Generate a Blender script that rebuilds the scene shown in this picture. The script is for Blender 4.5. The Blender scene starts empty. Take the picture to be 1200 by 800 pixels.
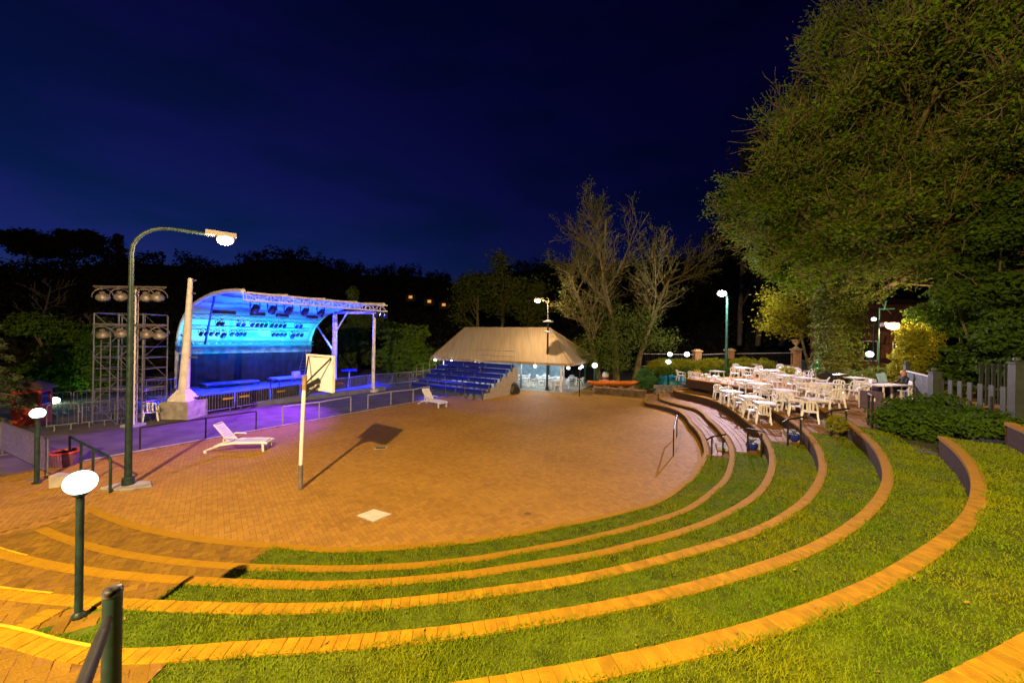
import bpy, math, random
import numpy as np
from mathutils import Vector, Matrix
random.seed(7); rng = np.random.default_rng(7)
scene = bpy.context.scene
COL = scene.collection
PI = math.pi
R = math.radians

# ---------------------------------------------------------------- camera, sky, exposure
F, ROLL, Y0, H = 450.0, 0.015, 396.0, 4.2          # focal length in photo pixels, camera roll, horizon row, eye height
cr, sr = math.cos(ROLL), math.sin(ROLL)
cam = bpy.data.cameras.new('camera')
cam.sensor_width = 36.0; cam.lens = 36.0 * F / 1200.0
cam.shift_y = (Y0 - 400.0) / 1200.0
cam.clip_start = 0.05; cam.clip_end = 3000
camo = bpy.data.objects.new('camera', cam); COL.objects.link(camo)
camo.matrix_world = Matrix(((cr, -sr, 0, 0), (0, 0, -1, 0), (sr, cr, 0, H), (0, 0, 0, 1)))
scene.camera = camo

scene.view_settings.view_transform = 'Standard'
scene.view_settings.look = 'None'
scene.view_settings.exposure = 0.0
scene.view_settings.gamma = 1.0
scene.render.engine = 'CYCLES'
scene.cycles.use_denoising = True
scene.cycles.max_bounces = 5
scene.cycles.diffuse_bounces = 3
scene.cycles.transparent_max_bounces = 4
scene.cycles.sample_clamp_indirect = 4.0
scene.cycles.caustics_reflective = False; scene.cycles.caustics_refractive = False

SUN_EL, SUN_ROT = R(-4.2), R(-52)                     # the sun is well under the horizon, beyond the stage
world = bpy.data.worlds.new('World'); scene.world = world; world.use_nodes = True
wt = world.node_tree; wt.nodes.clear()
w_out = wt.nodes.new('ShaderNodeOutputWorld'); w_bg = wt.nodes.new('ShaderNodeBackground')
w_sky = wt.nodes.new('ShaderNodeTexSky'); w_sky.sky_type = 'NISHITA'; w_sky.sun_disc = False
w_sky.sun_elevation = SUN_EL; w_sky.sun_rotation = SUN_ROT; w_sky.air_density = 1.0
w_sky.dust_density = 0.3; w_sky.ozone_density = 6.0
w_tc = wt.nodes.new('ShaderNodeTexCoord')
w_map = wt.nodes.new('ShaderNodeMapping'); w_map.inputs['Scale'].default_value = (1.2, 1.2, 4.0)
w_noise = wt.nodes.new('ShaderNodeTexNoise'); w_noise.inputs['Scale'].default_value = 2.6; w_noise.inputs['Detail'].default_value = 6
w_ramp = wt.nodes.new('ShaderNodeMapRange'); w_ramp.inputs[1].default_value = 0.42; w_ramp.inputs[2].default_value = 0.62
w_ramp.inputs[3].default_value = 0.0; w_ramp.inputs[4].default_value = 0.8
w_mix = wt.nodes.new('ShaderNodeMix'); w_mix.data_type = 'RGBA'; w_mix.blend_type = 'MULTIPLY'
w_mix.inputs[7].default_value = (0.45, 0.85, 0.62, 1)
w_hue = wt.nodes.new('ShaderNodeHueSaturation'); w_hue.inputs['Saturation'].default_value = 1.05
wt.links.new(w_tc.outputs['Generated'], w_map.inputs[0]); wt.links.new(w_map.outputs[0], w_noise.inputs['Vector'])
wt.links.new(w_noise.outputs['Fac'], w_ramp.inputs[0]); wt.links.new(w_ramp.outputs[0], w_mix.inputs[0])
wt.links.new(w_sky.outputs[0], w_mix.inputs[6]); wt.links.new(w_mix.outputs[2], w_hue.inputs['Color'])
wt.links.new(w_hue.outputs[0], w_bg.inputs[0])
w_bg.inputs[1].default_value = 1.1
wt.links.new(w_bg.outputs[0], w_out.inputs[0])

# ---------------------------------------------------------------- where things stand
def ray(px, py):
    x = px - 600.0; y = py - Y0
    return Vector(((x * cr + y * sr) / F, 1.0, -(-x * sr + y * cr) / F))
def G(px, py, z=0.0):
    d = ray(px, py); return d * ((z - H) / d.z) + Vector((0, 0, H))
def D(px, py, Y):
    return ray(px, py) * Y + Vector((0, 0, H))

# ---------------------------------------------------------------- materials
MATS = {}
def mat(name, col, rough=0.7, metal=0.0, var=0.18, scale=6.0, bump=0.0, bscale=40.0, emit=0.0, ecol=None, objrand=0.0, attr=None, col2=None, spec=0.4, trans=0.0, tw=0.6):
    if name in MATS: return MATS[name]
    m = bpy.data.materials.new(name); m.use_nodes = True; MATS[name] = m
    nt = m.node_tree; N = nt.nodes; L = nt.links
    bs = N['Principled BSDF']; bs.inputs['Roughness'].default_value = rough; bs.inputs['Metallic'].default_value = metal
    bs.inputs['Specular IOR Level'].default_value = spec
    if emit:
        bs.inputs['Base Color'].default_value = (*col, 1)
        bs.inputs['Emission Color'].default_value = (*(ecol or col), 1); bs.inputs['Emission Strength'].default_value = emit
        return m
    tc = N.new('ShaderNodeTexCoord')
    nz = N.new('ShaderNodeTexNoise'); nz.inputs['Scale'].default_value = scale; nz.inputs['Detail'].default_value = 5
    tcv = tc.outputs['Object']
    if objrand:                                            # alike pieces share a mesh: shift the grain by where each one lies
        oi0 = N.new('ShaderNodeObjectInfo'); sc0_ = N.new('ShaderNodeVectorMath'); sc0_.operation = 'SCALE'; sc0_.inputs['Scale'].default_value = 7.3
        ad0 = N.new('ShaderNodeVectorMath'); L.new(oi0.outputs['Location'], sc0_.inputs[0]); L.new(sc0_.outputs[0], ad0.inputs[0]); L.new(tcv, ad0.inputs[1]); tcv = ad0.outputs[0]
    L.new(tcv, nz.inputs['Vector'])
    mx = N.new('ShaderNodeMix'); mx.data_type = 'RGBA'
    c2 = col2 if col2 else tuple(c * (1 - 2 * var) for c in col)
    c1 = col if col2 else tuple(min(1, c * (1 + var)) for c in col)
    mx.inputs[6].default_value = (*c1, 1); mx.inputs[7].default_value = (*c2, 1)
    mr = N.new('ShaderNodeMapRange'); mr.inputs[1].default_value = 0.3; mr.inputs[2].default_value = 0.7
    L.new(nz.outputs['Fac'], mr.inputs[0]); fac = mr.outputs[0]
    if attr:
        at = N.new('ShaderNodeAttribute'); at.attribute_name = attr
        ad = N.new('ShaderNodeMath'); ad.operation = 'MULTIPLY_ADD'; ad.inputs[1].default_value = 0.45
        L.new(fac, ad.inputs[0])
        a2 = N.new('ShaderNodeMath'); a2.operation = 'MULTIPLY'; a2.inputs[1].default_value = tw
        L.new(at.outputs['Fac'], a2.inputs[0]); L.new(a2.outputs[0], ad.inputs[2]); fac = ad.outputs[0]
    L.new(fac, mx.inputs[0]); out = mx.outputs[2]
    if objrand:
        oi = N.new('ShaderNodeObjectInfo'); hs = N.new('ShaderNodeHueSaturation')
        m2 = N.new('ShaderNodeMapRange'); m2.inputs[3].default_value = 1 - objrand; m2.inputs[4].default_value = 1 + objrand
        L.new(oi.outputs['Random'], m2.inputs[0]); L.new(m2.outputs[0], hs.inputs['Value']); L.new(out, hs.inputs['Color']); out = hs.outputs[0]
    L.new(out, bs.inputs['Base Color'])
    if bump:
        nb = N.new('ShaderNodeTexNoise'); nb.inputs['Scale'].default_value = bscale; nb.inputs['Detail'].default_value = 6
        L.new(tcv, nb.inputs['Vector'])
        bp = N.new('ShaderNodeBump'); bp.inputs['Strength'].default_value = bump; bp.inputs['Distance'].default_value = 0.02
        L.new(nb.outputs['Fac'], bp.inputs['Height']); L.new(bp.outputs[0], bs.inputs['Normal'])
    if trans:
        tr = N.new('ShaderNodeBsdfTranslucent'); L.new(out, tr.inputs[0])
        ms = N.new('ShaderNodeMixShader'); ms.inputs[0].default_value = trans
        L.new(bs.outputs[0], ms.inputs[1]); L.new(tr.outputs[0], ms.inputs[2]); L.new(ms.outputs[0], N['Material Output'].inputs[0])
    return m

M_brick = mat('coping brick', (0.31, 0.172, 0.005), 0.8, var=0.16, scale=7, bump=0.3, bscale=60, objrand=0.06, spec=0.12)
M_brickm = mat('coping brick laid', (0.31, 0.172, 0.005), 0.8, var=0.12, scale=3, bump=0.5, bscale=60, attr='tone', col2=(0.27, 0.146, 0.005), spec=0.12)
M_paver = mat('plaza paver', (0.37, 0.21, 0.036), 0.7, scale=0.42, bump=0.2, bscale=50, attr='tone', col2=(0.225, 0.118, 0.024), tw=0.55, spec=0.12)
M_paver1 = mat('path paver', (0.19, 0.108, 0.010), 0.72, var=0.16, scale=2, bump=0.5, bscale=50, objrand=0.12, spec=0.12)
M_paverr = mat('terrace paver', (0.27, 0.145, 0.05), 0.65, scale=0.6, bump=0.4, bscale=30, attr='tone', col2=(0.19, 0.10, 0.035), spec=0.12)
M_joint = mat('sand joint', (0.17, 0.09, 0.02), 0.95, bump=0.4, spec=0.12)
M_mortar = mat('mortar', (0.22, 0.15, 0.09), 0.95, bump=0.5)
M_road = mat('road asphalt', (0.10, 0.085, 0.085), 0.8, var=0.25, scale=1.2, bump=0.6, bscale=90)
M_soil = mat('lawn soil', (0.07, 0.10, 0.006), 0.95, var=0.3, scale=5, bump=0.9, bscale=30, spec=0.12)
M_ground = mat('ground earth', (0.05, 0.055, 0.03), 0.95, var=0.3, scale=0.5, bump=0.5)
M_hill = mat('hill scrub', (0.018, 0.022, 0.014), 1.0, var=0.4, scale=0.05)
M_grass = mat('grass blade', (0.095, 0.195, 0.003), 0.75, scale=0.55, attr='tone', col2=(0.21, 0.235, 0.004), spec=0.06, trans=0.25)
M_white = mat('white plastic', (0.74, 0.75, 0.80), 0.4, var=0.05, scale=3)
M_whitep = mat('white paint', (0.74, 0.72, 0.68), 0.5, var=0.12, scale=4, bump=0.1)
M_green = mat('dark green paint', (0.012, 0.034, 0.032), 0.5, var=0.3, scale=10, bump=0.1, bscale=30)
M_greenp = mat('green pole paint', (0.015, 0.07, 0.05), 0.4, var=0.15)
M_black = mat('black paint', (0.014, 0.015, 0.017), 0.55, var=0.3, scale=8)
M_blackrub = mat('black sheet', (0.012, 0.011, 0.012), 0.6, bump=0.3, bscale=8)
M_galv = mat('galvanised steel', (0.27, 0.28, 0.30), 0.4, 0.7, var=0.15, scale=9)
M_steelp = mat('grey painted steel', (0.38, 0.38, 0.38), 0.5, 0.2, var=0.1)
M_concrete = mat('concrete', (0.36, 0.34, 0.30), 0.85, var=0.2, scale=3, bump=0.4, bscale=25)
M_wood = mat('weathered timber', (0.30, 0.19, 0.10), 0.75, var=0.3, scale=5, bump=0.4, bscale=20)
M_fence = mat('grey green timber paint', (0.045, 0.062, 0.056), 0.65, var=0.15, scale=6, bump=0.2)
M_fabric = mat('canopy fabric', (0.55, 0.56, 0.60), 0.75, var=0.08, scale=0.8, trans=0.2)
M_curtain = mat('dark blue curtain', (0.012, 0.016, 0.05), 0.9, var=0.3, scale=1.5)
M_stagefloor = mat('stage floor', (0.16, 0.17, 0.25), 0.5, var=0.15, scale=2)
M_red = mat('red kiosk paint', (0.38, 0.05, 0.03), 0.6, var=0.15)
M_roofdark = mat('dark roof sheet', (0.05, 0.03, 0.035), 0.7)
M_tin = mat('roof sheeting', (0.50, 0.40, 0.24), 0.45, 0.0, var=0.10, scale=1.6, trans=0.34)
M_blueseat = mat('blue seat plank', (0.02, 0.035, 0.36), 0.5, var=0.12)
M_beige = mat('beige sheeting', (0.42, 0.36, 0.28), 0.7, var=0.1)
M_orange = mat('orange fibreglass', (0.62, 0.17, 0.015), 0.4, var=0.12)
M_teal = mat('teal tarpaulin', (0.01, 0.22, 0.30), 0.45, var=0.2, scale=4)
M_purple = mat('purple board', (0.07, 0.045, 0.11), 0.6)
M_tub = mat('mauve plastic tub', (0.16, 0.07, 0.20), 0.5, var=0.12)
M_tubred = mat('red plastic rim', (0.5, 0.06, 0.05), 0.5)
M_bluepot = mat('blue glazed pot', (0.015, 0.03, 0.26), 0.25)
M_yellow = mat('yellow paint', (0.52, 0.34, 0.008), 0.55, var=0.15, scale=12)
M_pillar = mat('orange brick pillar', (0.42, 0.22, 0.09), 0.8, var=0.25, scale=12, bump=0.4)
M_cap = mat('sandstone cap', (0.52, 0.36, 0.15), 0.75, var=0.15)
M_rock = mat('grey rock', (0.26, 0.24, 0.24), 0.85, var=0.3, scale=4, bump=0.7, bscale=9)
M_bark = mat('pale bark', (0.125, 0.105, 0.035), 0.85, var=0.3, scale=3, bump=0.6, bscale=14)
M_barkd = mat('dark bark', (0.12, 0.09, 0.06), 0.9, var=0.3, scale=3, bump=0.6, bscale=14)
M_barkg = mat('grey bark', (0.11, 0.10, 0.09), 0.9, var=0.25, scale=2)
def leafmat(name, c, c2, tr=0.3): return mat(name, c, 0.7, scale=0.5, attr='tone', col2=c2, spec=0.1, trans=tr)
M_leaf = leafmat('broad leaf', (0.07, 0.165, 0.005), (0.13, 0.205, 0.007))
M_leafd = leafmat('deep green leaf', (0.034, 0.088, 0.006), (0.06, 0.11, 0.008))
M_leafo = leafmat('olive leaf', (0.07, 0.115, 0.014), (0.10, 0.13, 0.02))
M_leafy = leafmat('yellow green leaf', (0.19, 0.21, 0.010), (0.25, 0.25, 0.014))
M_leafs = leafmat('forest leaf', (0.022, 0.026, 0.016), (0.032, 0.036, 0.022), 0.1)
M_leafc = leafmat('conifer needle', (0.055, 0.075, 0.03), (0.08, 0.10, 0.045), 0.1)
M_tarp = mat('black tarpaulin', (0.02, 0.018, 0.016), 0.5, bump=0.7, bscale=5)
M_cloth = mat('white cloth', (0.7, 0.72, 0.74), 0.8, var=0.06)
M_skin = mat('skin', (0.55, 0.30, 0.20), 0.5, var=0.05)
M_hair = mat('fair hair', (0.42, 0.24, 0.08), 0.6, var=0.2, scale=30, bump=0.4)
M_jacket = mat('dark jacket', (0.02, 0.022, 0.035), 0.8, var=0.2)
M_lightgrey = mat('lamp grey', (0.22, 0.20, 0.19), 0.5, 0.4, var=0.15)
M_glassdk = mat('dark glass', (0.03, 0.035, 0.04), 0.1, spec=0.6)
M_cyanled = mat('pale blue water light', (0.5, 0.8, 1.0), emit=3.0, ecol=(0.35, 0.7, 1.0))
M_greenled = mat('green water light', (0.1, 0.8, 0.4), emit=1.5, ecol=(0.03, 0.9, 0.3))
E_globe = mat('globe lamp glow', (1, 1, 1), emit=6.0, ecol=(0.80, 1.0, 0.97))
E_sod = mat('sodium lamp glow', (1, 0.8, 0.5), emit=3.0, ecol=(1.0, 0.62, 0.30))
E_hal = mat('halide lamp glow', (1, 0.9, 0.95), emit=4.0, ecol=(1.0, 0.80, 0.88))
E_pav = mat('fluorescent lamp glow', (1, 1, 1), emit=8.0, ecol=(0.75, 0.98, 1.0))
E_amber = mat('window glow', (1, 0.6, 0.2), emit=0.7, ecol=(1.0, 0.45, 0.08))

# ---------------------------------------------------------------- mesh helpers
_nt = M_tin.node_tree; _mp = _nt.nodes.new('ShaderNodeMapping'); _mp.inputs['Rotation'].default_value = (0, 0, R(27)); _mp.inputs['Scale'].default_value = (5.5, .25, .25)
_nz = [n for n in _nt.nodes if n.type == 'TEX_NOISE'][0]; _tc = [n for n in _nt.nodes if n.type == 'TEX_COORD'][0]
_nt.links.new(_tc.outputs['Object'], _mp.inputs[0]); _nt.links.new(_mp.outputs[0], _nz.inputs['Vector'])   # streaks of wear down the sheets
def tagset(o, label=None, cat=None, group=None, kind=None):
    if label: o['label'] = label
    if cat: o['category'] = cat
    if group: o['group'] = group
    if kind: o['kind'] = kind
    return o
def thing(name, label, cat, loc=(0, 0, 0), rz=0.0, group=None):
    o = bpy.data.objects.new(name, None); COL.objects.link(o); o.location = loc; o.rotation_euler = (0, 0, rz)
    o.empty_display_size = 0.2
    return tagset(o, label, cat, group)
def mesh_np(name, V, Fq, mats, smooth=False, tone=None, uv=None, matidx=None):
    """V (n,3); Fq list of arrays each (m,k) of one polygon size."""
    me = bpy.data.meshes.new(name)
    V = np.asarray(V, dtype=np.float32)
    if not isinstance(Fq, list): Fq = [Fq]
    Fq = [np.asarray(f, dtype=np.int32) for f in Fq if len(f)]
    loops = np.concatenate([f.ravel() for f in Fq]); tot = np.concatenate([np.full(len(f), f.shape[1], np.int32) for f in Fq])
    st = np.concatenate([[0], np.cumsum(tot)[:-1]]).astype(np.int32)
    me.vertices.add(len(V)); me.vertices.foreach_set('co', V.ravel())
    me.loops.add(len(loops)); me.loops.foreach_set('vertex_index', loops)
    me.polygons.add(len(tot)); me.polygons.foreach_set('loop_start', st); me.polygons.foreach_set('loop_total', tot)
    me.polygons.foreach_set('use_smooth', np.full(len(tot), bool(smooth)))
    for m in (mats if isinstance(mats, (list, tuple)) else [mats]): me.materials.append(m)
    if matidx is not None: me.polygons.foreach_set('material_index', np.asarray(matidx, np.int32))
    if tone is not None:
        a = me.attributes.new('tone', 'FLOAT', 'POINT'); a.data.foreach_set('value', np.asarray(tone, np.float32))
    me.update(calc_edges=True)
    return me
def link(name, me, parent=None, loc=None):
    o = bpy.data.objects.new(name, me); COL.objects.link(o)
    if parent: o.parent = parent
    if loc is not None: o.location = loc
    return o
class MB:
    def __init__(s): s.v = []; s.f = []
    def add(s, vs, fs):
        b = len(s.v); s.v += [tuple(v) for v in vs]; s.f += [tuple(b + i for i in f) for f in fs]; return s
    def box(s, c, d, rz=0.0, rx=0.0, ry=0.0, taper=1.0):
        m = Matrix.Rotation(rz, 3, 'Z') @ Matrix.Rotation(ry, 3, 'Y') @ Matrix.Rotation(rx, 3, 'X'); c = Vector(c)
        vs = []
        for z in (-.5, .5):
            k = taper if z > 0 else 1.0
            for x, y in ((-.5, -.5), (.5, -.5), (.5, .5), (-.5, .5)):
                vs.append(c + m @ Vector((x * d[0] * k, y * d[1] * k, z * d[2])))
        return s.add(vs, [(3, 2, 1, 0), (4, 5, 6, 7), (0, 1, 5, 4), (1, 2, 6, 5), (2, 3, 7, 6), (3, 0, 4, 7)])
    def bar(s, p, q, w, h=None, up=(0, 0, 1)):
        p = Vector(p); q = Vector(q); d = (q - p); 
        if d.length < 1e-6: return s
        d.normalize(); up = Vector(up)
        if abs(d.dot(up)) > .98: up = Vector((0, 1, 0))
        a = d.cross(up).normalized(); b = a.cross(d).normalized(); h = h or w
        vs = [e + a * x * w / 2 + b * y * h / 2 for e in (p, q) for x, y in ((-1, -1), (1, -1), (1, 1), (-1, 1))]
        return s.add(vs, [(3, 2, 1, 0), (4, 5, 6, 7), (0, 1, 5, 4), (1, 2, 6, 5), (2, 3, 7, 6), (3, 0, 4, 7)])
    def tube(s, pts, r, n=8, cap=True):
        pts = [Vector(p) for p in pts]; k = len(pts)
        rs = r if isinstance(r, (list, tuple)) else [r] * k
        vs = []; prev = None
        for i, p in enumerate(pts):
            d = (pts[min(i + 1, k - 1)] - pts[max(i - 1, 0)])
            if d.length < 1e-9: d = Vector((0, 0, 1))
            d.normalize()
            if prev is None:
                a = d.cross(Vector((0, 0, 1)));
                if a.length < .05: a = d.cross(Vector((0, 1, 0)))
            else: a = prev - d * prev.dot(d)
            a.normalize(); b = d.cross(a); prev = a
            for j in range(n):
                t = 2 * PI * j / n; vs.append(p + (a * math.cos(t) + b * math.sin(t)) * rs[i])
        fs = [(i * n + j, i * n + (j + 1) % n, (i + 1) * n + (j + 1) % n, (i + 1) * n + j) for i in range(k - 1) for j in range(n)]
        if cap: fs += [tuple(reversed(range(n))), tuple((k - 1) * n + j for j in range(n))]
        return s.add(vs, fs)
    def lathe(s, prof, n=16, c=(0, 0, 0), sx=1, sy=1):
        c = Vector(c); k = len(prof)
        vs = [c + Vector((r * math.cos(2 * PI * j / n) * sx, r * math.sin(2 * PI * j / n) * sy, z)) for r, z in prof for j in range(n)]
        fs = [(i * n + j, i * n + (j + 1) % n, (i + 1) * n + (j + 1) % n, (i + 1) * n + j) for i in range(k - 1) for j in range(n)]
        fs += [tuple(reversed(range(n))), tuple((k - 1) * n + j for j in range(n))]
        return s.add(vs, fs)
    def ball(s, c, rx, ry=None, rz=None, n=12, m=8):
        ry = ry or rx; rz = rz or rx
        prof = [(math.sin(PI * (i + .02) / (m + .04)), -math.cos(PI * (i + .02) / (m + .04)) * rz) for i in range(m + 1)]
        c = Vector(c); b = len(s.v); k = len(prof)
        vs = [c + Vector((r * math.cos(2 * PI * j / n) * rx, r * math.sin(2 * PI * j / n) * ry, z)) for r, z in prof for j in range(n)]
        fs = [(i * n + j, i * n + (j + 1) % n, (i + 1) * n + (j + 1) % n, (i + 1) * n + j) for i in range(k - 1) for j in range(n)]
        fs += [tuple(reversed(range(n))), tuple((k - 1) * n + j for j in range(n))]
        return s.add(vs, fs)
    def prism(s, poly, d):
        """extrude a polygon of 3-D points along vector d"""
        d = Vector(d); a = [Vector(p) for p in poly]; n = len(a)
        return s.add(a + [p + d for p in a], [tuple(reversed(range(n))), tuple(range(n, 2 * n))] + [(i, (i + 1) % n, n + (i + 1) % n, n + i) for i in range(n)])
    def grid(s, rows):
        """rows of equal-length 3-D point lists"""
        n = len(rows[0]); b = [p for r in rows for p in r]
        return s.add(b, [(i * n + j, i * n + j + 1, (i + 1) * n + j + 1, (i + 1) * n + j) for i in range(len(rows) - 1) for j in range(n - 1)])
    def mesh(s, name, m, smooth=False):
        me = bpy.data.meshes.new(name); me.from_pydata(s.v, [], s.f)
        for mm in (m if isinstance(m, (list, tuple)) else [m]): me.materials.append(mm)
        me.polygons.foreach_set('use_smooth', [bool(smooth)] * len(me.polygons))
        if smooth:
            try: me.set_sharp_from_angle(angle=R(40))
            except Exception: pass
        me.update(); return me
    def build(s, name, m, parent=None, smooth=False, world=False, kind=None, label=None):
        if world and parent is not None:
            inv = Matrix.Rotation(-parent.rotation_euler.z, 3, 'Z'); l = parent.location
            s.v = [tuple(inv @ (Vector(v) - l)) for v in s.v]
        o = link(name, s.mesh(name, m, smooth), parent)
        if kind: o['kind'] = kind
        if label: o['label'] = label
        return o
def copy_tree(o, parent=None):
    c = o.copy(); COL.objects.link(c); c.parent = parent
    for ch in o.children: copy_tree(ch, c)
    return c
def lamp(name, kind, loc, col, power, radius=0.1, parent=None, size=1.0, sizey=None, aim=None, spot=None, blend=.5):
    l = bpy.data.lights.new(name, kind); l.color = col; l.energy = power
    if kind == 'AREA': l.shape = 'RECTANGLE'; l.size = size; l.size_y = sizey or size
    else: l.shadow_soft_size = radius
    if kind == 'SPOT': l.spot_size = spot; l.spot_blend = blend
    o = bpy.data.objects.new(name, l); COL.objects.link(o)
    if parent: o.parent = parent; o.location = Vector(loc) - parent.location
    else: o.location = loc
    if aim is not None: o.rotation_euler = (Vector(aim) - Vector(loc)).to_track_quat('-Z', 'Y').to_euler()
    return o
# ---------------------------------------------------------------- terraces: curved walls round the plaza
CX, CY = -3.6, 19.3
ZT = [0.0, 0.28, 0.46, 0.88, 1.30, 1.72, 2.15, 2.60]            # level of the plaza and of terraces 1..7
TR = {1: [(345,637),(400,641),(475,637),(525,633),(555,630),(612,621),(662,611),(700,604),(735,595),(767,587),(790,572),(812,554),(820,540),(825,529),(822.5,518),(818,507),(807,495),(795,481),(785,477),(767.5,473),(755,471),(753,468.5),(758.5,461.6)],
 2: [(295,660),(345,661),(400,662),(475,659),(525,655),(575,648),(625,639),(675,630),(710,622),(772,605),(800,596),(830,575),(847,560),(852,547),(854,528),(850,515),(842,504),(828,490.5),(815,478),(800.5,474.7),(785,470.5),(771,466.4),(773,459.6)],
 3: [(262,676),(320,679),(420,679.5),(475,674.5),(525,671),(600,660),(650,652),(700,645),(735,635),(810,615),(860,592),(885,575),(897,557),(901,537),(899,524),(892.6,512.5),(883,500),(870.6,490.5),(857,479.5),(842,470.5),(822.5,464.4),(802,460),(787.4,456.8),(791,452.7)],
 4: [(180,701),(270,705),(420,704),(475,699),(550,690),(625,680),(700,668),(735,659),(810,640),(885,617),(935,587),(952,567),(959,550),(957,532),(947,512),(926,493),(905,480),(875,465),(853,459.5),(835,455.4),(809,448)],
 5: [(37,730),(100,767),(270,748),(420,742),(475,737),(550,729),(625,716),(700,704.5),(810,680),(885,659),(950,636),(1000,605),(1025,580),(1034,557),(1031,540),(1020,520),(1000,502),(991,495),(845,449)],
 6: [(520,799),(587,790),(675,774),(750,757),(800,749),(1010,680),(1075,641),(1112,617),(1132,592),(1137,572),(1135,552),(1125,535),(1112,521),(1104,515)],
 7: [(1080,800),(1130,772),(1200,742),(1183,497)]}
TH0 = np.arange(-60, 130.01, 0.5)
RC = {}
for k, pts in TR.items():
    g = np.array([G(x, y, ZT[k])[:2] for x, y in pts]) - (CX, CY)
    th = np.degrees(np.arctan2(g[:, 0], -g[:, 1])); r = np.hypot(g[:, 0], g[:, 1]); o = np.argsort(th)
    v = np.interp(TH0, th[o], r[o])
    if k == 5: v[TH0 > 101] = v[TH0 <= 101][-1]
    kern = np.exp(-0.5 * (np.arange(-8, 9) / 3.0) ** 2); kern /= kern.sum()
    RC[k] = np.convolve(np.pad(v, 8, mode='edge'), kern, 'valid')
def RK(k, th): return np.interp(th, TH0, RC[k])
def XY(th, r):
    t = np.radians(th); return CX + r * np.sin(t), CY - r * np.cos(t)
TL = {1: -28.3, 2: -23.8, 3: -20.5, 4: -17.5, 5: -14.0, 6: -10.0, 7: -7.0}       # where each terrace ends on the left
TE = {1: 123.0, 2: 120.0, 3: 118.5, 4: 115.0, 5: 112.0, 6: 51.0, 7: 51.0}        # and on the right
GL = {1: -3.9, 2: -3.6, 3: -3.2, 4: -3.9, 5: 3.6, 6: 4.5, 7: 6.0}                # lawn begins
GR = {1: 59.6, 2: 60.8, 3: 62.3, 4: 62.5, 5: 60.8, 6: 51.0, 7: 51.0}             # lawn ends
CW = 0.155                                                                        # coping width

def ring(name, k, a0, a1, dz, rin=0.12, rout=15.0, m=None, kind='structure', label=None):
    th = np.linspace(a0, a1, max(3, int(abs(a1 - a0) * 1.2)))
    r0 = RK(k, th) + rin
    rs = [r0]
    if rout != 'next': r1 = r0 + rout
    else: r1 = RK(k + 1, th) + 0.25
    V = []
    for t in np.linspace(0, 1, 5):
        x, y = XY(th, r0 * (1 - t) + r1 * t); V.append(np.stack([x, y, np.full_like(x, ZT[k] + dz)], 1))
    n = len(th); V = np.concatenate(V)
    Fq = [(i * n + j, i * n + j + 1, (i + 1) * n + j + 1, (i + 1) * n + j) for i in range(4) for j in range(n - 1)]
    o = link(name, mesh_np(name, V, np.array(Fq), m)); o['kind'] = kind
    if label: o['label'] = label
    return o

# ---- laid pavers: one mesh, each paver a chamfered block
def block_mesh(name, cx, cy, ang, hl, hw, zt, m, h=0.05, ch=0.0036):
    n = len(cx)
    base = np.array([(-1, -1), (1, -1), (1, 1), (-1, 1)], float)
    ca, sa = np.cos(ang), np.sin(ang); V = np.zeros((n, 8, 3))
    hl = np.broadcast_to(hl, n); hw = np.broadcast_to(hw, n)
    for i in range(4):
        for lev, (shr, dz) in enumerate(((0, -h), (ch, 0))):
            lx = base[i, 0] * (hl - shr); ly = base[i, 1] * (hw - shr)
            V[:, lev * 4 + i, 0] = cx + lx * ca - ly * sa; V[:, lev * 4 + i, 1] = cy + lx * sa + ly * ca
            tilt = (rng.random(n) - .5) * 0.0016
            V[:, lev * 4 + i, 2] = zt + dz + (tilt if lev else 0)
    q = np.array([(4, 5, 6, 7), (0, 1, 5, 4), (1, 2, 6, 5), (2, 3, 7, 6), (3, 0, 4, 7)])
    Fq = (np.arange(n)[:, None, None] * 8 + q[None]).reshape(-1, 4)
    return mesh_np(name, V.reshape(-1, 3), Fq, m, tone=np.repeat(rng.random(n), 8))
def herring(x0, x1, y0, y1, W, ang):
    """centres and directions of a herringbone of W x 2W blocks, turned by ang, covering the box"""
    c = np.array([(x0 + x1) / 2, (y0 + y1) / 2]); Rr = math.hypot(x1 - x0, y1 - y0) / 2 / W + 3
    a, b = np.meshgrid(np.arange(-int(Rr), int(Rr)), np.arange(-int(Rr), int(Rr)))
    a = a.ravel(); b = b.ravel()
    hz = (a - b) % 4 == 0; vt = (a - b) % 4 == 3
    px = np.concatenate([a[hz] + 1.0, a[vt] + 0.5]) * W; py = np.concatenate([b[hz] + 0.5, b[vt] + 1.0]) * W
    an = np.concatenate([np.zeros(hz.sum()), np.full(vt.sum(), PI / 2)])
    ca, sa = math.cos(ang), math.sin(ang)
    return c[0] + px * ca - py * sa, c[1] + px * sa + py * ca, an + ang
def polar(x, y):
    return np.degrees(np.arctan2(x - CX, -(y - CY))), np.hypot(x - CX, y - CY)

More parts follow.
